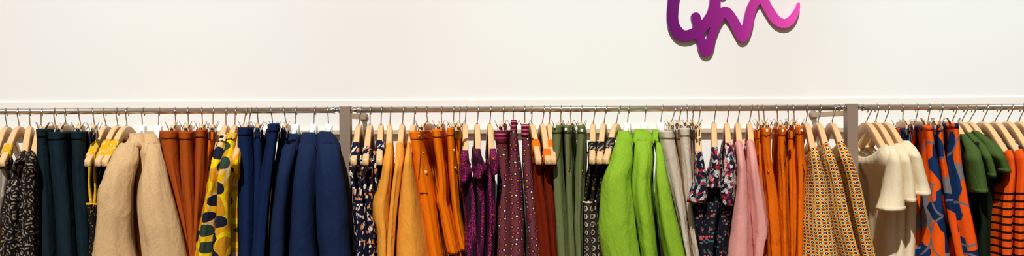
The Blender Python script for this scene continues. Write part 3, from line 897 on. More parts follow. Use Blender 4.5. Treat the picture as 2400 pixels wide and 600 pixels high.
for hk, nk, tp, rows, sh, ex in (
    (244, 249, 205, [(478, 198, 216), (520, 202, 226), (600, 204, 232)], 'leftmost mustard strap dress', 'with the lowest looping black strap'),
    (275, 276, 229, [(478, 216, 232, .18, .18), (520, 222, 244, .18, .18), (600, 228, 252, .18, .18)], 'middle mustard strap dress', 'between two others of its kind'),
    (299, 297, 246, [(470, 232, 248, .17, .17), (520, 240, 256, .17, .17), (600, 246, 264, .17, .17)], 'rightmost mustard strap dress', 'touching the first tan blazer')):
    strapdress(hk, nk, tp, M['darkspeck'], M['mustard'], M['mustard'] if hk == 244 else M['darkspeck'], rows, sh, ex, g, band=(328, 362), neckline=M['mustard'], sw=0.0035)
g = 'tan linen blazers'
def blazer(hk, nk, tip, body, collar, sleeve, mat, sh, ex, g, amp=0.004, pleat=0.0022, wav=0.0012, **kw):
    body = [(r[0], r[1]+(8 if r[0] > 370 else 1), r[2]-(8 if r[0] > 370 else 1))+tuple(r[3:]) for r in body]
    sleeve = [(r[0], r[1]+2, r[2]-3)+tuple(r[3:]) for r in sleeve]
    return top(hk, nk, tip, body, mat, sh, ex, g, name='blazer', cat='blazer', hem=0.98, dmax=0.2, sleeve=sleeve, sdep=0.10,
               collar=collar, hanger='plastic', amp=amp, pleat=pleat, wav=wav, lam=0.04, **kw)
blazer(337, 334, 290, [(322, 296, 336, .070, .070), (345, 276, 332, .152, .152), (370, 262, 322, .17, .17), (410, 246, 310), (500, 232, 306), (600, 226, 312)],
       [(312, 300, 326, .072), (320, 298, 334, .100), (338, 297, 338, .132), (346, 298, 339, .149)],
       [(336, 272, 312, .16), (352, 258, 318, .20), (375, 246, 318, .232), (400, 234, 312, .25), (424, 228, 307, .26), (440, 220, 304, .265), (500, 214, 302, .27), (560, 209, 303, .27), (600, 204, 310, .27)],
       M['tan'], 'left-hand tan linen blazer', 'on a white hanger beside the mustard strap dresses', g)
blazer(374, 372, 384, [(322, 336, 374, .070, .070), (345, 326, 374, .152, .152), (380, 312, 370, .16, .16), (430, 307, 378, .18, .18), (500, 308, 400, .19, .19), (600, 312, 420, .19, .19)],
       [(312, 338, 362, .072), (322, 336, 370, .100), (337, 336, 376, .132), (345, 336, 379, .149)],
       [(338, 340, 377, .15), (360, 336, 382, .20), (390, 330, 390, .235), (430, 322, 398, .255), (480, 320, 412, .265), (540, 324, 426, .27), (600, 330, 438, .27)],
       M['tan'], 'right-hand tan linen blazer', 'overlapping the brown trousers', g)
g = 'rust brown trousers'
trousers(411, 400, [(306, 371, 417), (330, 374, 417), (400, 388, 422), (450, 402, 428), (500, 416, 436), (560, 428, 443), (600, 436, 446)], M['brown'], 'leftmost rust brown trousers', 'half covered by the tan blazer', g, neck=412)
trousers(441, 434, [(308, 417, 450), (330, 418, 451), (400, 421, 456), (450, 426, 458), (500, 432, 460), (560, 437, 460), (600, 440, 460)], M['brown'], 'middle rust brown trousers', 'with two others beside', g, neck=442)
trousers(473, 470, [(303, 458, 483), (330, 457, 482), (400, 455, 480), (450, 455, 474), (500, 455, 466), (600, 450, 460)], M['brown'], 'narrowest rust brown trousers', 'third from the left', g, neck=475)
trousers(500, 497, [(308, 485, 510, .15, .15), (330, 482, 504, .15, .15), (400, 472, 490, .15, .15), (500, 464, 478, .15, .15), (600, 460, 470, .15, .15)], M['orange2'], 'crumpled orange brown trousers', 'beside the yellow print dresses', g, neck=499, bandmat=M['rustband'])
g = 'yellow blob print dresses'
t, th = top(532, 528, 512, [(318, 508, 530, .11, .11), (330, 504, 528, .12, .12), (345, 498, 526, .15, .15), (400, 484, 516), (450, 477, 508), (500, 468, 504), (550, 458, 500), (600, 450, 497)], M['camo'],
    'leftmost yellow print dress', 'with dark blobs beside the brown trousers', g, name='print_dress', cat='dress', hem=0.9, dmax=0.235, pleat=0.002)
nb(t, th, [(316, 506, 529, .112), (331, 503, 529, .150)], M['cream'])
t, th = top(554, 549, 536, [(314, 530, 553, .11, .11), (330, 526, 550, .12, .12), (350, 520, 549, .155, .155), (400, 504, 540), (450, 502, 534), (500, 500, 533), (550, 494, 534), (600, 490, 533)], M['camo'],
    'middle yellow print dress', 'with dark blobs and a beige neckline', g, name='print_dress', cat='dress', hem=0.9, dmax=0.235, pleat=0.002)
nb(t, th, [(312, 529, 553, .108), (326, 526, 552, .142)], M['mustard'])
top(580, 570, 552, [(345, 546, 566, .12, .12), (380, 538, 562, .16, .16), (430, 534, 562, .17, .17), (500, 530, 560, .17, .17), (600, 532, 560, .17, .17)], M['camo'],
    'rightmost yellow print dress', 'squeezed against the navy trousers', g, name='print_dress', cat='dress', hem=0.9, dmax=0.236, pleat=0.003)
g = 'navy trousers'
trousers(590, 572, [(298, 555, 590), (330, 554, 592), (400, 557, 594), (500, 558, 594), (600, 557, 593)], M['navy2'], 'leftmost navy trousers', 'beside the yellow print dresses', g, neck=582)
trousers(602, 603, [(304, 592, 616, .165, .16), (330, 592, 616, .165, .16), (400, 592, 614, .165, .16), (500, 592, 606, .165, .16), (600, 590, 602, .165, .16)], M['navy2'], 'middle navy trousers', 'set back in shadow between two others', g, neck=606)
trousers(634, 646, [(289, 634, 656), (310, 630, 657), (340, 625, 650), (400, 617, 642), (450, 611, 636), (500, 604, 631), (600, 592, 628)], M['navy2'], 'rightmost navy trousers', 'hooked highest beside the navy blazers', g, neck=640)
trousers(665, 664, [(300, 654, 672, .13, .13), (340, 650, 666, .13, .13), (400, 642, 656, .13, .13), (600, 628, 640, .13, .13)], M['navy2'], 'thin navy trousers', 'tucked between the highest trousers and the navy blazers', g, neck=672)
g = 'navy blazers'
blazer(695, 693, 668, [(325, 662, 698, .070, .070), (345, 656, 696, .152, .152), (380, 648, 690, .17, .17), (450, 640, 682), (600, 632, 674)],
       [(313, 668, 692, .072), (321, 665, 698, .100), (336, 663, 699, .132), (346, 662, 700, .149)],
       [(338, 660, 694, .15), (358, 654, 694, .20), (385, 648, 690, .235), (420, 643, 684, .255), (500, 632, 676, .265), (600, 625, 672, .27)],
       M['navy'], 'leftmost navy blazer', 'with only a sliver of sleeve showing', g, pleat=0.001)
blazer(740, 736, 714, [(325, 702, 740, .070, .070), (345, 698, 742, .152, .152), (380, 692, 742, .17, .17), (450, 684, 738), (600, 676, 742)],
       [(310, 706, 732, .072), (319, 702, 742, .100), (336, 698, 745, .132), (344, 698, 746, .149)],
       [(336, 694, 738, .15), (356, 690, 741, .20), (385, 684, 742, .235), (430, 678, 740, .255), (500, 673, 736, .265), (560, 671, 738, .27), (600, 668, 742, .27)],
       M['navy'], 'middle navy blazer', 'with folded down collar', g, pleat=0.001)
blazer(768, 771, 776, [(325, 744, 792, .070, .070), (345, 742, 800, .152, .152), (380, 740, 804, .17, .17), (450, 740, 812), (600, 744, 818)],
       [(308, 748, 776, .072), (318, 743, 788, .100), (334, 741, 796, .132), (344, 742, 800, .149)],
       [(338, 741, 792, .15), (356, 739, 799, .20), (385, 737, 805, .235), (430, 736, 813, .255), (500, 737, 820, .265), (560, 741, 823, .27), (600, 745, 826, .27)],
       M['navy'], 'widest navy blazer', 'in front of the brown upright', g, pleat=0.001)
# ================================================================ middle bay
g = 'navy floral strap dresses'
strapdress(847, 842, 829, M['floral'], M['floral'], M['floral'], [(478, 824, 858), (510, 823, 862), (600, 826, 862)], 'leftmost navy floral strap dress', 'beside the brown upright', g, band=(334, 364))
strapdress(869, 867, 857, M['floral'], M['floral'], M['floral'], [(484, 852, 876, .17, .17), (520, 852, 880, .17, .17), (600, 850, 882, .17, .17)], 'middle navy floral strap dress', 'with a lower shoulder strap', g, band=(344, 360))
strapdress(895, 893, 889, M['floral'], M['floral'], M['floral'], [(486, 868, 886, .14, .14), (520, 872, 890, .14, .14), (600, 872, 890, .14, .14)], 'rightmost navy floral strap dress', 'touching the light orange tops', g, band=(330, 352))
g = 'light orange knit tops'
top(917, 913, 908, [(334, 904, 921), (355, 900, 922), (400, 894, 920), (440, 886, 917), (485, 872, 914), (515, 874, 912), (550, 884, 910), (600, 886, 908)], M['peach'], 'leftmost light orange knit top', 'beside the floral strap dresses', g, hem=0.98, dmax=0.236)
top(947, 943, 936, [(332, 926, 945), (350, 925, 947), (400, 920, 940), (450, 914, 934), (500, 910, 928), (600, 905, 921)], M['peach'], 'middle light orange knit top', 'with a narrow front edge', g, hem=0.98, dmax=0.236)
top(975, 970, 966, [(332, 955, 962, .135, .135), (350, 950, 964), (380, 943, 966), (430, 934, 974), (500, 926, 986), (550, 921, 994), (600, 917, 1002)], M['peach'], 'widest light orange knit top', 'in front of the orange trousers', g, hem=0.98, dmax=0.236, pleat=0.0006)
g = 'orange trousers with buttons'
trousers(1000, 985, [(308, 954, 984), (330, 958, 988), (400, 967, 1003), (450, 975, 1012), (500, 985, 1019), (550, 995, 1026), (600, 1003, 1034)], M['orange'], 'widest orange trousers', 'with two round buttons', g, neck=1003, button=[(981, 319, .0042), (991, 358, .003), (998, 404, .0050)], seams=[[(986, 334), (986, 360), (984, 390), (981, 420)], [(984, 452), (1003, 453)]])
trousers(1035, 1027, [(303, 1010, 1034), (330, 1013, 1036), (400, 1024, 1043), (440, 1027, 1046), (470, 1022, 1048), (500, 1030, 1054), (550, 1039, 1066), (597, 1048, 1078)], M['orange'], 'middle orange trousers', 'cropped with a visible hem', g, neck=1035, cut=True)
trousers(1064, 1061, [(299, 1046, 1064), (330, 1047, 1065), (400, 1052, 1069), (450, 1056, 1072), (500, 1061, 1077), (550, 1069, 1086), (588, 1077, 1096)], M['orange'], 'narrowest orange trousers', 'cropped beside the magenta blouses', g, neck=1063, cut=True, button=[(1064, 352, .0035), (1067, 393, .0035)])
trousers(1078, 1075, [(306, 1066, 1082, .14, .14), (340, 1064, 1080, .14, .14), (400, 1062, 1078, .14, .14), (600, 1074, 1084, .14, .14)], M['orange'], 'orange trousers with yellow lining', 'peeping out left of the magenta blouses', g, neck=1078, bandmat=M['lining'])
g = 'magenta print blouses'
def sleeved(hk, nk, tip, body, sleeve, mat, bm_, sh, ex, g, **kw):
    return top(hk, nk, tip, body, bm_, sh, ex, g, name='blouse', cat='blouse', hem=1.0, dmax=0.222, sleeve=sleeve, smat=mat, sdep=0.06, **kw)
sleeved(1093, 1090, 1085, [(362, 1082, 1100, .17, .17), (400, 1080, 1106, .18, .18), (430, 1084, 1112), (500, 1094, 1118), (600, 1098, 1116)],
        [(353, 1081, 1098, .20, .05), (370, 1078, 1099, .225, .06), (390, 1076, 1103, .24, .07), (402, 1075, 1110, .245, .07), (414, 1077, 1104, .245, .07), (430, 1080, 1092, .24, .07)], M['magenta'], M['magdark'], 'leftmost magenta print blouse', 'beside the cropped orange trousers', g, pleat=0.003)
sleeved(1122, 1118, 1116, [(362, 1112, 1130, .17, .17), (400, 1112, 1134, .18, .18), (430, 1114, 1138), (500, 1120, 1136), (600, 1120, 1132)],
        [(349, 1111, 1127, .19, .05), (370, 1109, 1132, .225, .06), (390, 1109, 1142, .24, .07), (398, 1110, 1146, .245, .07), (406, 1111, 1136, .245, .07), (420, 1114, 1128, .24, .07)], M['magenta'], M['magdark'], 'middle magenta print blouse', 'with its sleeve flared right', g, pleat=0.003)
sleeved(1151, 1148, 1149, [(362, 1146, 1164, .17, .17), (400, 1142, 1160, .18, .18), (430, 1140, 1160), (500, 1142, 1160), (600, 1138, 1158)],
        [(349, 1147, 1164, .19, .05), (370, 1147, 1169, .225, .06), (388, 1150, 1173, .24, .07), (396, 1152, 1172, .245, .07), (410, 1154, 1166, .24, .07)], M['magenta'], M['magdark'], 'rightmost magenta print blouse', 'beside the maroon dotted skirts', g, pleat=0.003)
g = 'maroon dotted skirts'
trousers(1181, 1172, [(306, 1155, 1188), (335, 1159, 1189), (400, 1165, 1192), (470, 1162, 1194), (520, 1160, 1195), (600, 1156, 1196)], M['dots'], 'leftmost maroon dotted skirt', 'with a pink striped waistband', g, skirt=True, bandmat=M['maroonband'], band=30, neck=1180)
trousers(1203, 1204, [(281, 1198, 1211), (300, 1195, 1212), (340, 1194, 1216), (400, 1193, 1222), (470, 1192, 1227), (540, 1191, 1231), (600, 1190, 1234)], M['dots'], 'highest maroon dotted skirt', 'bunched at the waist in the middle', g, skirt=True, bandmat=M['maroonband'], band=27, neck=1203)
trousers(1230, 1231, [(291, 1221, 1240), (325, 1222, 1241), (400, 1226, 1250), (470, 1232, 1256), (540, 1236, 1263), (600, 1240, 1270)], M['dots'], 'rightmost maroon dotted skirt', 'beside the dark rust dresses', g, skirt=True, bandmat=M['maroonband'], band=30, neck=1230)
g = 'dark rust strap dresses'
strapdress(1246, 1246, 1262, M['rust'], M['rustband'], M['rust'], [(382, 1250, 1274), (430, 1252, 1278), (484, 1256, 1290), (540, 1262, 1296), (600, 1266, 1302)], 'left-hand dark rust strap dress', 'beside the dotted skirts', g, band=(328, 342), neckline=M['rust'])
strapdress(1276, 1271, 1284, M['rust'], M['rustband'], M['rust'], [(388, 1272, 1296, .17, .17), (430, 1274, 1298, .17, .17), (500, 1282, 1304, .17, .17), (600, 1290, 1312, .17, .17)], 'middle dark rust strap dress', 'with an orange strap', g, band=(350, 364))
strapdress(1290, 1287, 1297, M['rust'], M['rustband'], M['rust'], [(384, 1288, 1304, .15, .15), (500, 1294, 1310, .15, .15), (600, 1300, 1316, .15, .15)], 'right-hand dark rust strap dress', 'half behind the olive trousers', g, band=(328, 344))
g = 'olive trousers'
trousers(1316, 1306, [(293, 1294, 1318), (312, 1291, 1318), (360, 1292, 1317), (400, 1292, 1318), (450, 1294, 1321), (520, 1298, 1326), (600, 1303, 1331)], M['olive'], 'leftmost olive trousers', 'beside the dark rust dresses', g, neck=1314, seams=[[(1314, 320), (1313, 350), (1308, 372), (1298, 388)]], button=[(1300, 391, .0024)], rivet=True, stamp=(1300, 297))
trousers(1338, 1331, [(293, 1320, 1338), (312, 1320, 1338), (360, 1322, 1340), (400, 1324, 1342), (450, 1325, 1342), (520, 1329, 1344), (600, 1333, 1348)], M['olive'], 'middle olive trousers', 'with a small copper rivet', g, neck=1338, seams=[[(1336, 322), (1337, 360), (1336, 396)]], button=[(1334, 399, .0024)], rivet=True, stamp=(1326, 303))
trousers(1364, 1360, [(293, 1353, 1372), (312, 1351, 1374), (360, 1349, 1372), (400, 1347, 1370), (450, 1347, 1368), (520, 1347, 1363), (600, 1352, 1364)], M['olive'], 'rightmost olive trousers', 'beside the ring print dresses', g, neck=1362, seams=[[(1368, 325), (1368, 398)]], button=[(1365, 401, .0024)], rivet=True, stamp=(1363, 306))
g = 'black and cream ring print dresses'
strapdress(1397, 1390, 1388, M['rings'], M['paisley'], M['darkspeck'], [(474, 1364, 1394), (520, 1366, 1392), (560, 1369, 1392), (600, 1370, 1394)], 'leftmost black ring print dress', 'beside the olive trousers', g, band=(334, 352), neckline=M['cream'])
strapdress(1423, 1415, 1405, M['rings'], M['paisley'], M['darkspeck'], [(470, 1384, 1402, .17, .17), (520, 1384, 1400, .17, .17), (600, 1386, 1402, .17, .17)], 'middle black ring print dress', 'with a patterned shoulder band', g, band=(334, 354))
strapdress(1455, 1444, 1420, M['rings'], M['paisley'], M['darkspeck'], [(470, 1394, 1410, .15, .15), (600, 1396, 1412, .15, .15)], 'rightmost black ring print dress', 'beside the lime blazers', g, band=(324, 348))
g = 'lime green blazers'
blazer(1476, 1470, 1448, [(322, 1442, 1480, .070, .070), (345, 1434, 1484, .152, .152), (380, 1428, 1484, .17, .17), (450, 1420, 1480), (600, 1416, 1496)],
       [(306, 1448, 1470, .072), (316, 1443, 1480, .100), (330, 1440, 1483, .132), (338, 1439, 1485, .149)],
       [(330, 1438, 1480, .15), (350, 1430, 1484, .20), (380, 1422, 1485, .232), (405, 1412, 1481, .25), (430, 1404, 1479, .258), (480, 1398, 1484, .265), (540, 1397, 1492, .27), (600, 1404, 1500, .27)],
       M['lime'], 'widest lime green blazer', 'leftmost, overlapping the ring print dresses', g, pleat=0.002)
blazer(1515, 1511, 1500, [(318, 1484, 1528, .085, .085), (345, 1484, 1532, .152, .152), (380, 1484, 1532, .17, .17), (450, 1484, 1528), (600, 1504, 1540)],
       [(303, 1486, 1518, .072), (314, 1483, 1529, .100), (328, 1481, 1533, .132), (336, 1481, 1535, .149)],
       [(330, 1484, 1530, .15), (350, 1482, 1533, .20), (380, 1481, 1535, .235), (430, 1479, 1532, .255), (480, 1482, 1534, .265), (540, 1492, 1540, .27), (600, 1501, 1546, .27)],
       M['lime'], 'middle lime green blazer', 'between two others of its kind', g, pleat=0.002)
blazer(1554, 1549, 1556, [(318, 1530, 1552, .085, .085), (345, 1532, 1560, .152, .152), (380, 1534, 1568, .17, .17), (450, 1536, 1576), (600, 1550, 1600)],
       [(304, 1530, 1546, .072), (314, 1528, 1550, .100), (328, 1527, 1552, .132), (336, 1528, 1554, .149)],
       [(334, 1534, 1553, .15), (360, 1534, 1558, .20), (390, 1534, 1563, .235), (430, 1532, 1570, .255), (480, 1534, 1580, .265), (540, 1542, 1596, .27), (600, 1552, 1608, .27)],
       M['lime'], 'rightmost lime green blazer', 'behind the pale beige trousers', g, pleat=0.002)
g = 'pale beige linen trousers'
trousers(1586, 1577, [(306, 1541, 1580), (330, 1547, 1584), (400, 1560, 1598), (450, 1573, 1604), (500, 1586, 1609), (550, 1597, 1613), (600, 1608, 1620)], M['beige'], 'left-hand pale beige linen trousers', 'leaning over the lime blazer', g, neck=1572)
trousers(1598, 1598, [(308, 1581, 1594, .165, .16), (330, 1584, 1596, .165, .16), (400, 1597, 1608, .165, .16), (500, 1608, 1616, .165, .16), (600, 1618, 1626, .165, .16)], M['lace'], 'wider brown lace skirt', 'squeezed between the beige trousers', g, neck=1590, skirt=True, name='lace_skirt')
trousers(1610, 1614, [(300, 1591, 1618), (330, 1593, 1619), (400, 1600, 1626), (450, 1605, 1628), (500, 1612, 1630), (550, 1620, 1635), (600, 1627, 1640)], M['beige'], 'right-hand pale beige linen trousers', 'beside the red and teal blouses', g, neck=1612)
trousers(1626, 1634, [(304, 1616, 1630, .13, .13), (350, 1618, 1630, .13, .13), (430, 1624, 1634, .13, .13), (600, 1636, 1644, .13, .13)], M['lace'], 'thin brown lace skirt', 'behind the first paisley blouse', g, neck=1622, skirt=True, name='lace_skirt')
g = 'red and teal paisley blouses'
sleeved(1643, 1637, 1635, [(362, 1628, 1646, .17, .17), (400, 1624, 1652, .18, .18), (480, 1620, 1654), (520, 1630, 1652), (560, 1640, 1654), (600, 1642, 1656)],
        [(355, 1628, 1645, .20, .05), (380, 1627, 1650, .225, .06), (410, 1626, 1655, .24, .07), (440, 1620, 1656, .245, .07), (462, 1611, 1656, .25, .07), (476, 1608, 1655, .25, .07)], M['multi'], M['multidark'], 'leftmost red and teal paisley blouse', 'with the longest flared sleeve', g, pleat=0.003)
sleeved(1679, 1673, 1676, [(362, 1666, 1684, .17, .17), (400, 1664, 1686, .18, .18), (480, 1656, 1690), (520, 1652, 1684), (600, 1650, 1674)],
        [(345, 1667, 1682, .185, .05), (370, 1667, 1688, .225, .06), (400, 1664, 1690, .24, .07), (428, 1656, 1690, .245, .07), (442, 1651, 1690, .25, .07)], M['multiteal'], M['multidark'], 'middle paisley blouse with a teal swirl', 'on a wooden hanger', g, pleat=0.003)
sleeved(1710, 1703, 1709, [(345, 1700, 1716, .15, .15), (400, 1696, 1722, .18, .18), (480, 1690, 1716), (540, 1682, 1708), (600, 1678, 1702)],
        [(335, 1699, 1715, .16, .05), (355, 1697, 1722, .20, .06), (400, 1692, 1727, .24, .07), (440, 1690, 1725, .245, .07), (484, 1692, 1718, .25, .07)], M['multi'], M['multidark'], 'rightmost paisley blouse', 'touching the pink tops', g, pleat=0.003)
g = 'pink knit tops'
top(1735, 1729, 1738, [(329, 1722, 1740), (350, 1725, 1745), (400, 1728, 1752), (440, 1725, 1756), (500, 1717, 1762), (550, 1710, 1766), (600, 1702, 1769)], M['pink'], 'left-hand pink knit top', 'beside the paisley blouses', g, hem=0.98, dmax=0.23, pleat=0.0008)
top(1763, 1757, 1766, [(326, 1750, 1766), (350, 1752, 1774), (400, 1756, 1782), (450, 1761, 1790), (500, 1766, 1798), (530, 1768, 1804), (550, 1770, 1804), (570, 1771, 1796), (600, 1772, 1790)], M['pink'], 'right-hand pink knit top', 'with a rounded side edge beside the burnt orange jeans', g, hem=0.98, dmax=0.23, pleat=0.002)
g = 'burnt orange jeans'
trousers(1788, 1800, [(299, 1784, 1808), (320, 1786, 1808), (350, 1788, 1808), (400, 1793, 1813), (450, 1797, 1822), (500, 1798, 1828), (600, 1803, 1832)], M['orange2'], 'leftmost burnt orange jeans', 'beside the pink tops', g, neck=1792, stamp=(1797, 306), button=[(1801, 402, .0026)], rivet=True, pleat=.002)
trousers(1776, 1786, [(305, 1770, 1786, .13, .13), (330, 1768, 1788, .13, .13), (400, 1774, 1792, .13, .13), (600, 1788, 1802, .13, .13)], M['orange2'], 'crumpled burnt orange jeans', 'set back behind the pink tops', g, neck=1780, pleat=.004)
trousers(1820, 1832, [(298, 1824, 1842), (320, 1824, 1843), (360, 1823, 1842), (400, 1826, 1844), (430, 1827, 1847), (500, 1828, 1847), (600, 1832, 1849)], M['orange2'], 'middle burnt orange jeans', 'with a white tag at the waist', g, neck=1823, stamp=(1834, 306), seams=[[(1838, 330), (1843, 350), (1842, 372), (1836, 392)]], button=[(1836, 403, .0024)], rivet=True, pleat=.002)
trousers(1859, 1873, [(295, 1865, 1882), (320, 1865, 1884), (360, 1866, 1886), (400, 1868, 1889), (430, 1870, 1888), (500, 1870, 1886), (600, 1868, 1885)], M['orange2'], 'rightmost burnt orange jeans', 'beside the lattice print tops', g, neck=1862, seams=[[(1880, 385), (1885, 405), (1882, 425)]], stamp=(1878, 305), pleat=.002)
trousers(1846, 1856, [(306, 1844, 1864, .14, .14), (340, 1844, 1866, .14, .14), (400, 1846, 1868, .14, .14), (600, 1848, 1868, .14, .14)], M['orange2'], 'shadowed burnt orange jeans', 'set back between the two rightmost pairs', g, neck=1848, pleat=.004)
g = 'yellow and red lattice print tops'
top(1893, 1889, 1917, [(344, 1901, 1918, .13, .13), (360, 1899, 1924, .16, .16), (380, 1898, 1930), (420, 1898, 1942), (500, 1892, 1956), (550, 1888, 1968), (600, 1884, 1980)], M['diamonds'], 'leftmost lattice print top', 'in yellow and red beside the orange jeans', g, hem=0.95, dmax=0.23, pleat=.0016)
top(1924, 1917, 1949, [(333, 1930, 1944, .12, .12), (350, 1930, 1954, .15, .15), (380, 1934, 1965), (420, 1942, 1976), (500, 1950, 1996), (550, 1960, 2008), (600, 1972, 2024)], M['diamonds'], 'middle lattice print top', 'in yellow and red', g, hem=0.95, dmax=0.23, pleat=.0016)
top(1958, 1950, 1981, [(330, 1963, 1980, .12, .12), (345, 1964, 1992, .15, .15), (375, 1972, 2003), (420, 1984, 2014), (500, 1998, 2032), (550, 2010, 2042), (600, 2020, 2053)], M['diamonds'], 'rightmost lattice print top', 'in front of the grey upright', g, hem=0.95, dmax=0.23, pleat=.0016)
# ================================================================ right bay
g = 'cream T-shirts'
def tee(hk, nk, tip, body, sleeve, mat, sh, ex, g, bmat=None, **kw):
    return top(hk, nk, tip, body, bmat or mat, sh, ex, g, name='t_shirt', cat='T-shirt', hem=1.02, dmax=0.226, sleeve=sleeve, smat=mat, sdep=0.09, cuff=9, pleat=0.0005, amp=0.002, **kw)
tee(2042, 2030, 2106, [(338, 2064, 2090, .12, .12), (355, 2066, 2104, .155, .155), (375, 2070, 2112, .18, .18), (420, 2072, 2116, .19, .20), (500, 2068, 2116, .15, .20), (600, 2066, 2118, .15, .20)],
    [(342, 2080, 2102, .155, .03), (356, 2084, 2112, .185, .06), (380, 2086, 2122, .215, .08), (420, 2082, 2128, .235, .09), (460, 2074, 2132, .25, .10), (494, 2064, 2135, .26, .11)], M['cream'], 'leftmost cream T-shirt', 'with its round neckline facing the grey upright', g)
tee(2056, 2052, 2124, [(338, 2088, 2108, .12, .12), (360, 2092, 2124, .16, .16), (400, 2096, 2130, .19, .19), (500, 2096, 2130, .15, .20), (600, 2094, 2130, .15, .20)],
    [(336, 2102, 2118, .14, .03), (352, 2108, 2130, .18, .06), (380, 2114, 2142, .215, .08), (420, 2120, 2150, .235, .09), (474, 2124, 2156, .255, .10)], M['cream'], 'middle cream T-shirt', 'between two others of its kind', g)
tee(2082, 2074, 2150, [(332, 2108, 2126, .11, .11), (355, 2114, 2146, .16, .16), (400, 2122, 2156, .19, .19), (500, 2120, 2154, .15, .20), (600, 2118, 2150, .15, .20)],
    [(330, 2120, 2134, .13, .03), (345, 2126, 2152, .17, .06), (365, 2134, 2166, .205, .07), (400, 2140, 2176, .23, .085), (430, 2144, 2186, .245, .095), (458, 2148, 2195, .255, .10)], M['cream'], 'rightmost cream T-shirt', 'overlapping the orange and navy skirts', g)
g = 'orange and navy block print skirts'
trousers(2115, 2136, [(300, 2112, 2136, .10, .13), (330, 2114, 2140, .10, .13), (420, 2122, 2152, .12, .13), (500, 2130, 2166, .13, .14), (600, 2130, 2168, .13, .14)], M['geo'], 'leftmost block print skirt', 'in orange and navy, mostly behind the cream sleeves', g, skirt=True, neck=2116, amp=.008, band=12)
trousers(2150, 2180, [(294, 2166, 2187), (330, 2172, 2192), (370, 2172, 2199), (400, 2174, 2206), (450, 2174, 2212), (500, 2172, 2220), (550, 2172, 2230), (600, 2166, 2240)], M['geo'], 'widest block print skirt', 'in orange, navy and grey beside the cream sleeves', g, skirt=True, neck=2146, amp=.006, band=12)
trousers(2178, 2204, [(296, 2195, 2213, .165, .16), (350, 2200, 2215, .165, .16), (400, 2206, 2224, .165, .16), (500, 2216, 2246, .165, .16), (600, 2238, 2262, .165, .16)], M['geo'], 'narrow block print skirt', 'in shadow between two wider ones', g, skirt=True, neck=2175, amp=.005, band=12)
trousers(2208, 2242, [(289, 2234, 2249), (320, 2232, 2253), (360, 2231, 2258), (400, 2233, 2264), (450, 2238, 2276), (500, 2243, 2288), (550, 2252, 2298), (600, 2262, 2306)], M['geo'], 'rightmost block print skirt', 'in orange and navy beside the olive T-shirts', g, skirt=True, neck=2202, amp=.005, band=12)
g = 'dark olive T-shirts'
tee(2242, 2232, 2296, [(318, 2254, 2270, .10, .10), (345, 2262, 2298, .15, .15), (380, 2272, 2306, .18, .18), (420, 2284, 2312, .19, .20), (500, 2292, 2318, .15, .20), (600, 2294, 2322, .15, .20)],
    [(314, 2254, 2266, .11, .03), (336, 2262, 2288, .15, .05), (352, 2270, 2302, .185, .06), (375, 2274, 2310, .21, .08), (400, 2278, 2317, .23, .09), (430, 2282, 2322, .24, .09), (452, 2286, 2325, .25, .10)], M['green'], 'leftmost dark olive T-shirt', 'beside the block print skirts', g, bmat=M['green_shaded'])
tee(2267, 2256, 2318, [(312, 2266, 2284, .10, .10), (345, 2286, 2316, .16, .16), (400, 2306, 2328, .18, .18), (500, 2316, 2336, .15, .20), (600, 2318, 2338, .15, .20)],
    [(310, 2266, 2280, .11, .03), (326, 2276, 2300, .14, .05), (345, 2296, 2318, .185, .06), (370, 2308, 2330, .215, .08), (400, 2318, 2338, .235, .09), (415, 2322, 2340, .24, .09)], M['green'], 'middle dark olive T-shirt', 'with just the sleeve edge showing', g, bmat=M['green_shaded'])
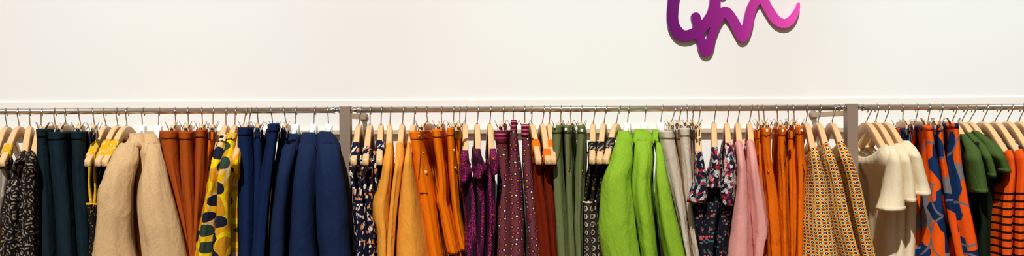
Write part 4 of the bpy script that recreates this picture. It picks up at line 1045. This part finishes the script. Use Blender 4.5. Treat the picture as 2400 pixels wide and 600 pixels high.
tee(2286, 2276, 2342, [(308, 2282, 2298, .09, .09), (335, 2304, 2332, .15, .15), (380, 2328, 2352, .18, .18), (450, 2334, 2352, .15, .20), (600, 2336, 2354, .15, .20)],
    [(306, 2282, 2294, .10, .03), (322, 2294, 2320, .13, .05), (342, 2316, 2346, .18, .06), (362, 2328, 2360, .21, .08), (385, 2340, 2370, .235, .09), (404, 2348, 2377, .245, .10)], M['green'], 'rightmost dark olive T-shirt', 'with a wide open sleeve beside the striped tops', g, bmat=M['green_shaded'])
g = 'orange and black striped tops'
def stripe_top(hk, nk, tip, rows, sh, ex):
    return top(hk, nk, tip, rows, M['stripes'], sh, ex, g, name='striped_top', cat='top', hem=1.0, dmax=0.225, pleat=.0012)
t, th = stripe_top(2313, 2302, 2372, [(350, 2358, 2376, .155, .155), (370, 2362, 2382, .185, .185), (400, 2364, 2384), (440, 2358, 2380), (500, 2352, 2376), (600, 2351, 2376)], 'leftmost orange top with black stripes', 'beside the olive T-shirts')
nb(t, th, [(346, 2357, 2373, .172), (354, 2357, 2377, .19)])
t, th = stripe_top(2346, 2331, 2398, [(348, 2384, 2402, .15, .15), (370, 2385, 2412, .185, .185), (400, 2386, 2416), (440, 2382, 2412), (500, 2379, 2410), (600, 2378, 2408)], 'middle orange top with black stripes', 'at the right edge of the rack')
nb(t, th, [(344, 2383, 2400, .165), (351, 2383, 2403, .185)])
place_hanger('wood', 2372, 2360, theta_of(2360, 2424), 'pale wooden shoulder hanger second from the right edge of the photo', HG['wood'])
place_hanger('wood', 2398, 2388, theta_of(2388, 2452), 'pale wooden shoulder hanger cut by the right edge of the photo', HG['wood'])
# white paper tags tied to the hangers of the striped tops
for (x, y, d, s_, ex) in ((2333, 316, .02, 1, 'left of the middle one'), (2351, 333, .05, -1, 'lower, under the middle one'), (2366, 315, .02, 1, 'near the right edge'), (2386, 330, .05, -1, 'nearest the right edge')):
    X, Z = px(x, y, d)
    t = thing('paper_tag', 'small white paper tag hanging between the striped top hangers, '+ex, 'tag', (X, -d, Z), 0.25*s_, 'white paper tags')
    b = bmesh.new(); box(b, -0.008, 0.008, -0.0004, 0.0004, -0.008, 0.008, 0.0003); obj('card', b, M['label'], t, smooth=False)
    b = bmesh.new(); tube(b, [(0, 0, 0.006), (0.002, 0.002, 0.020), (0.006, 0.006, 0.034)], 0.0005, 6); obj('string', b, M['label'], t)
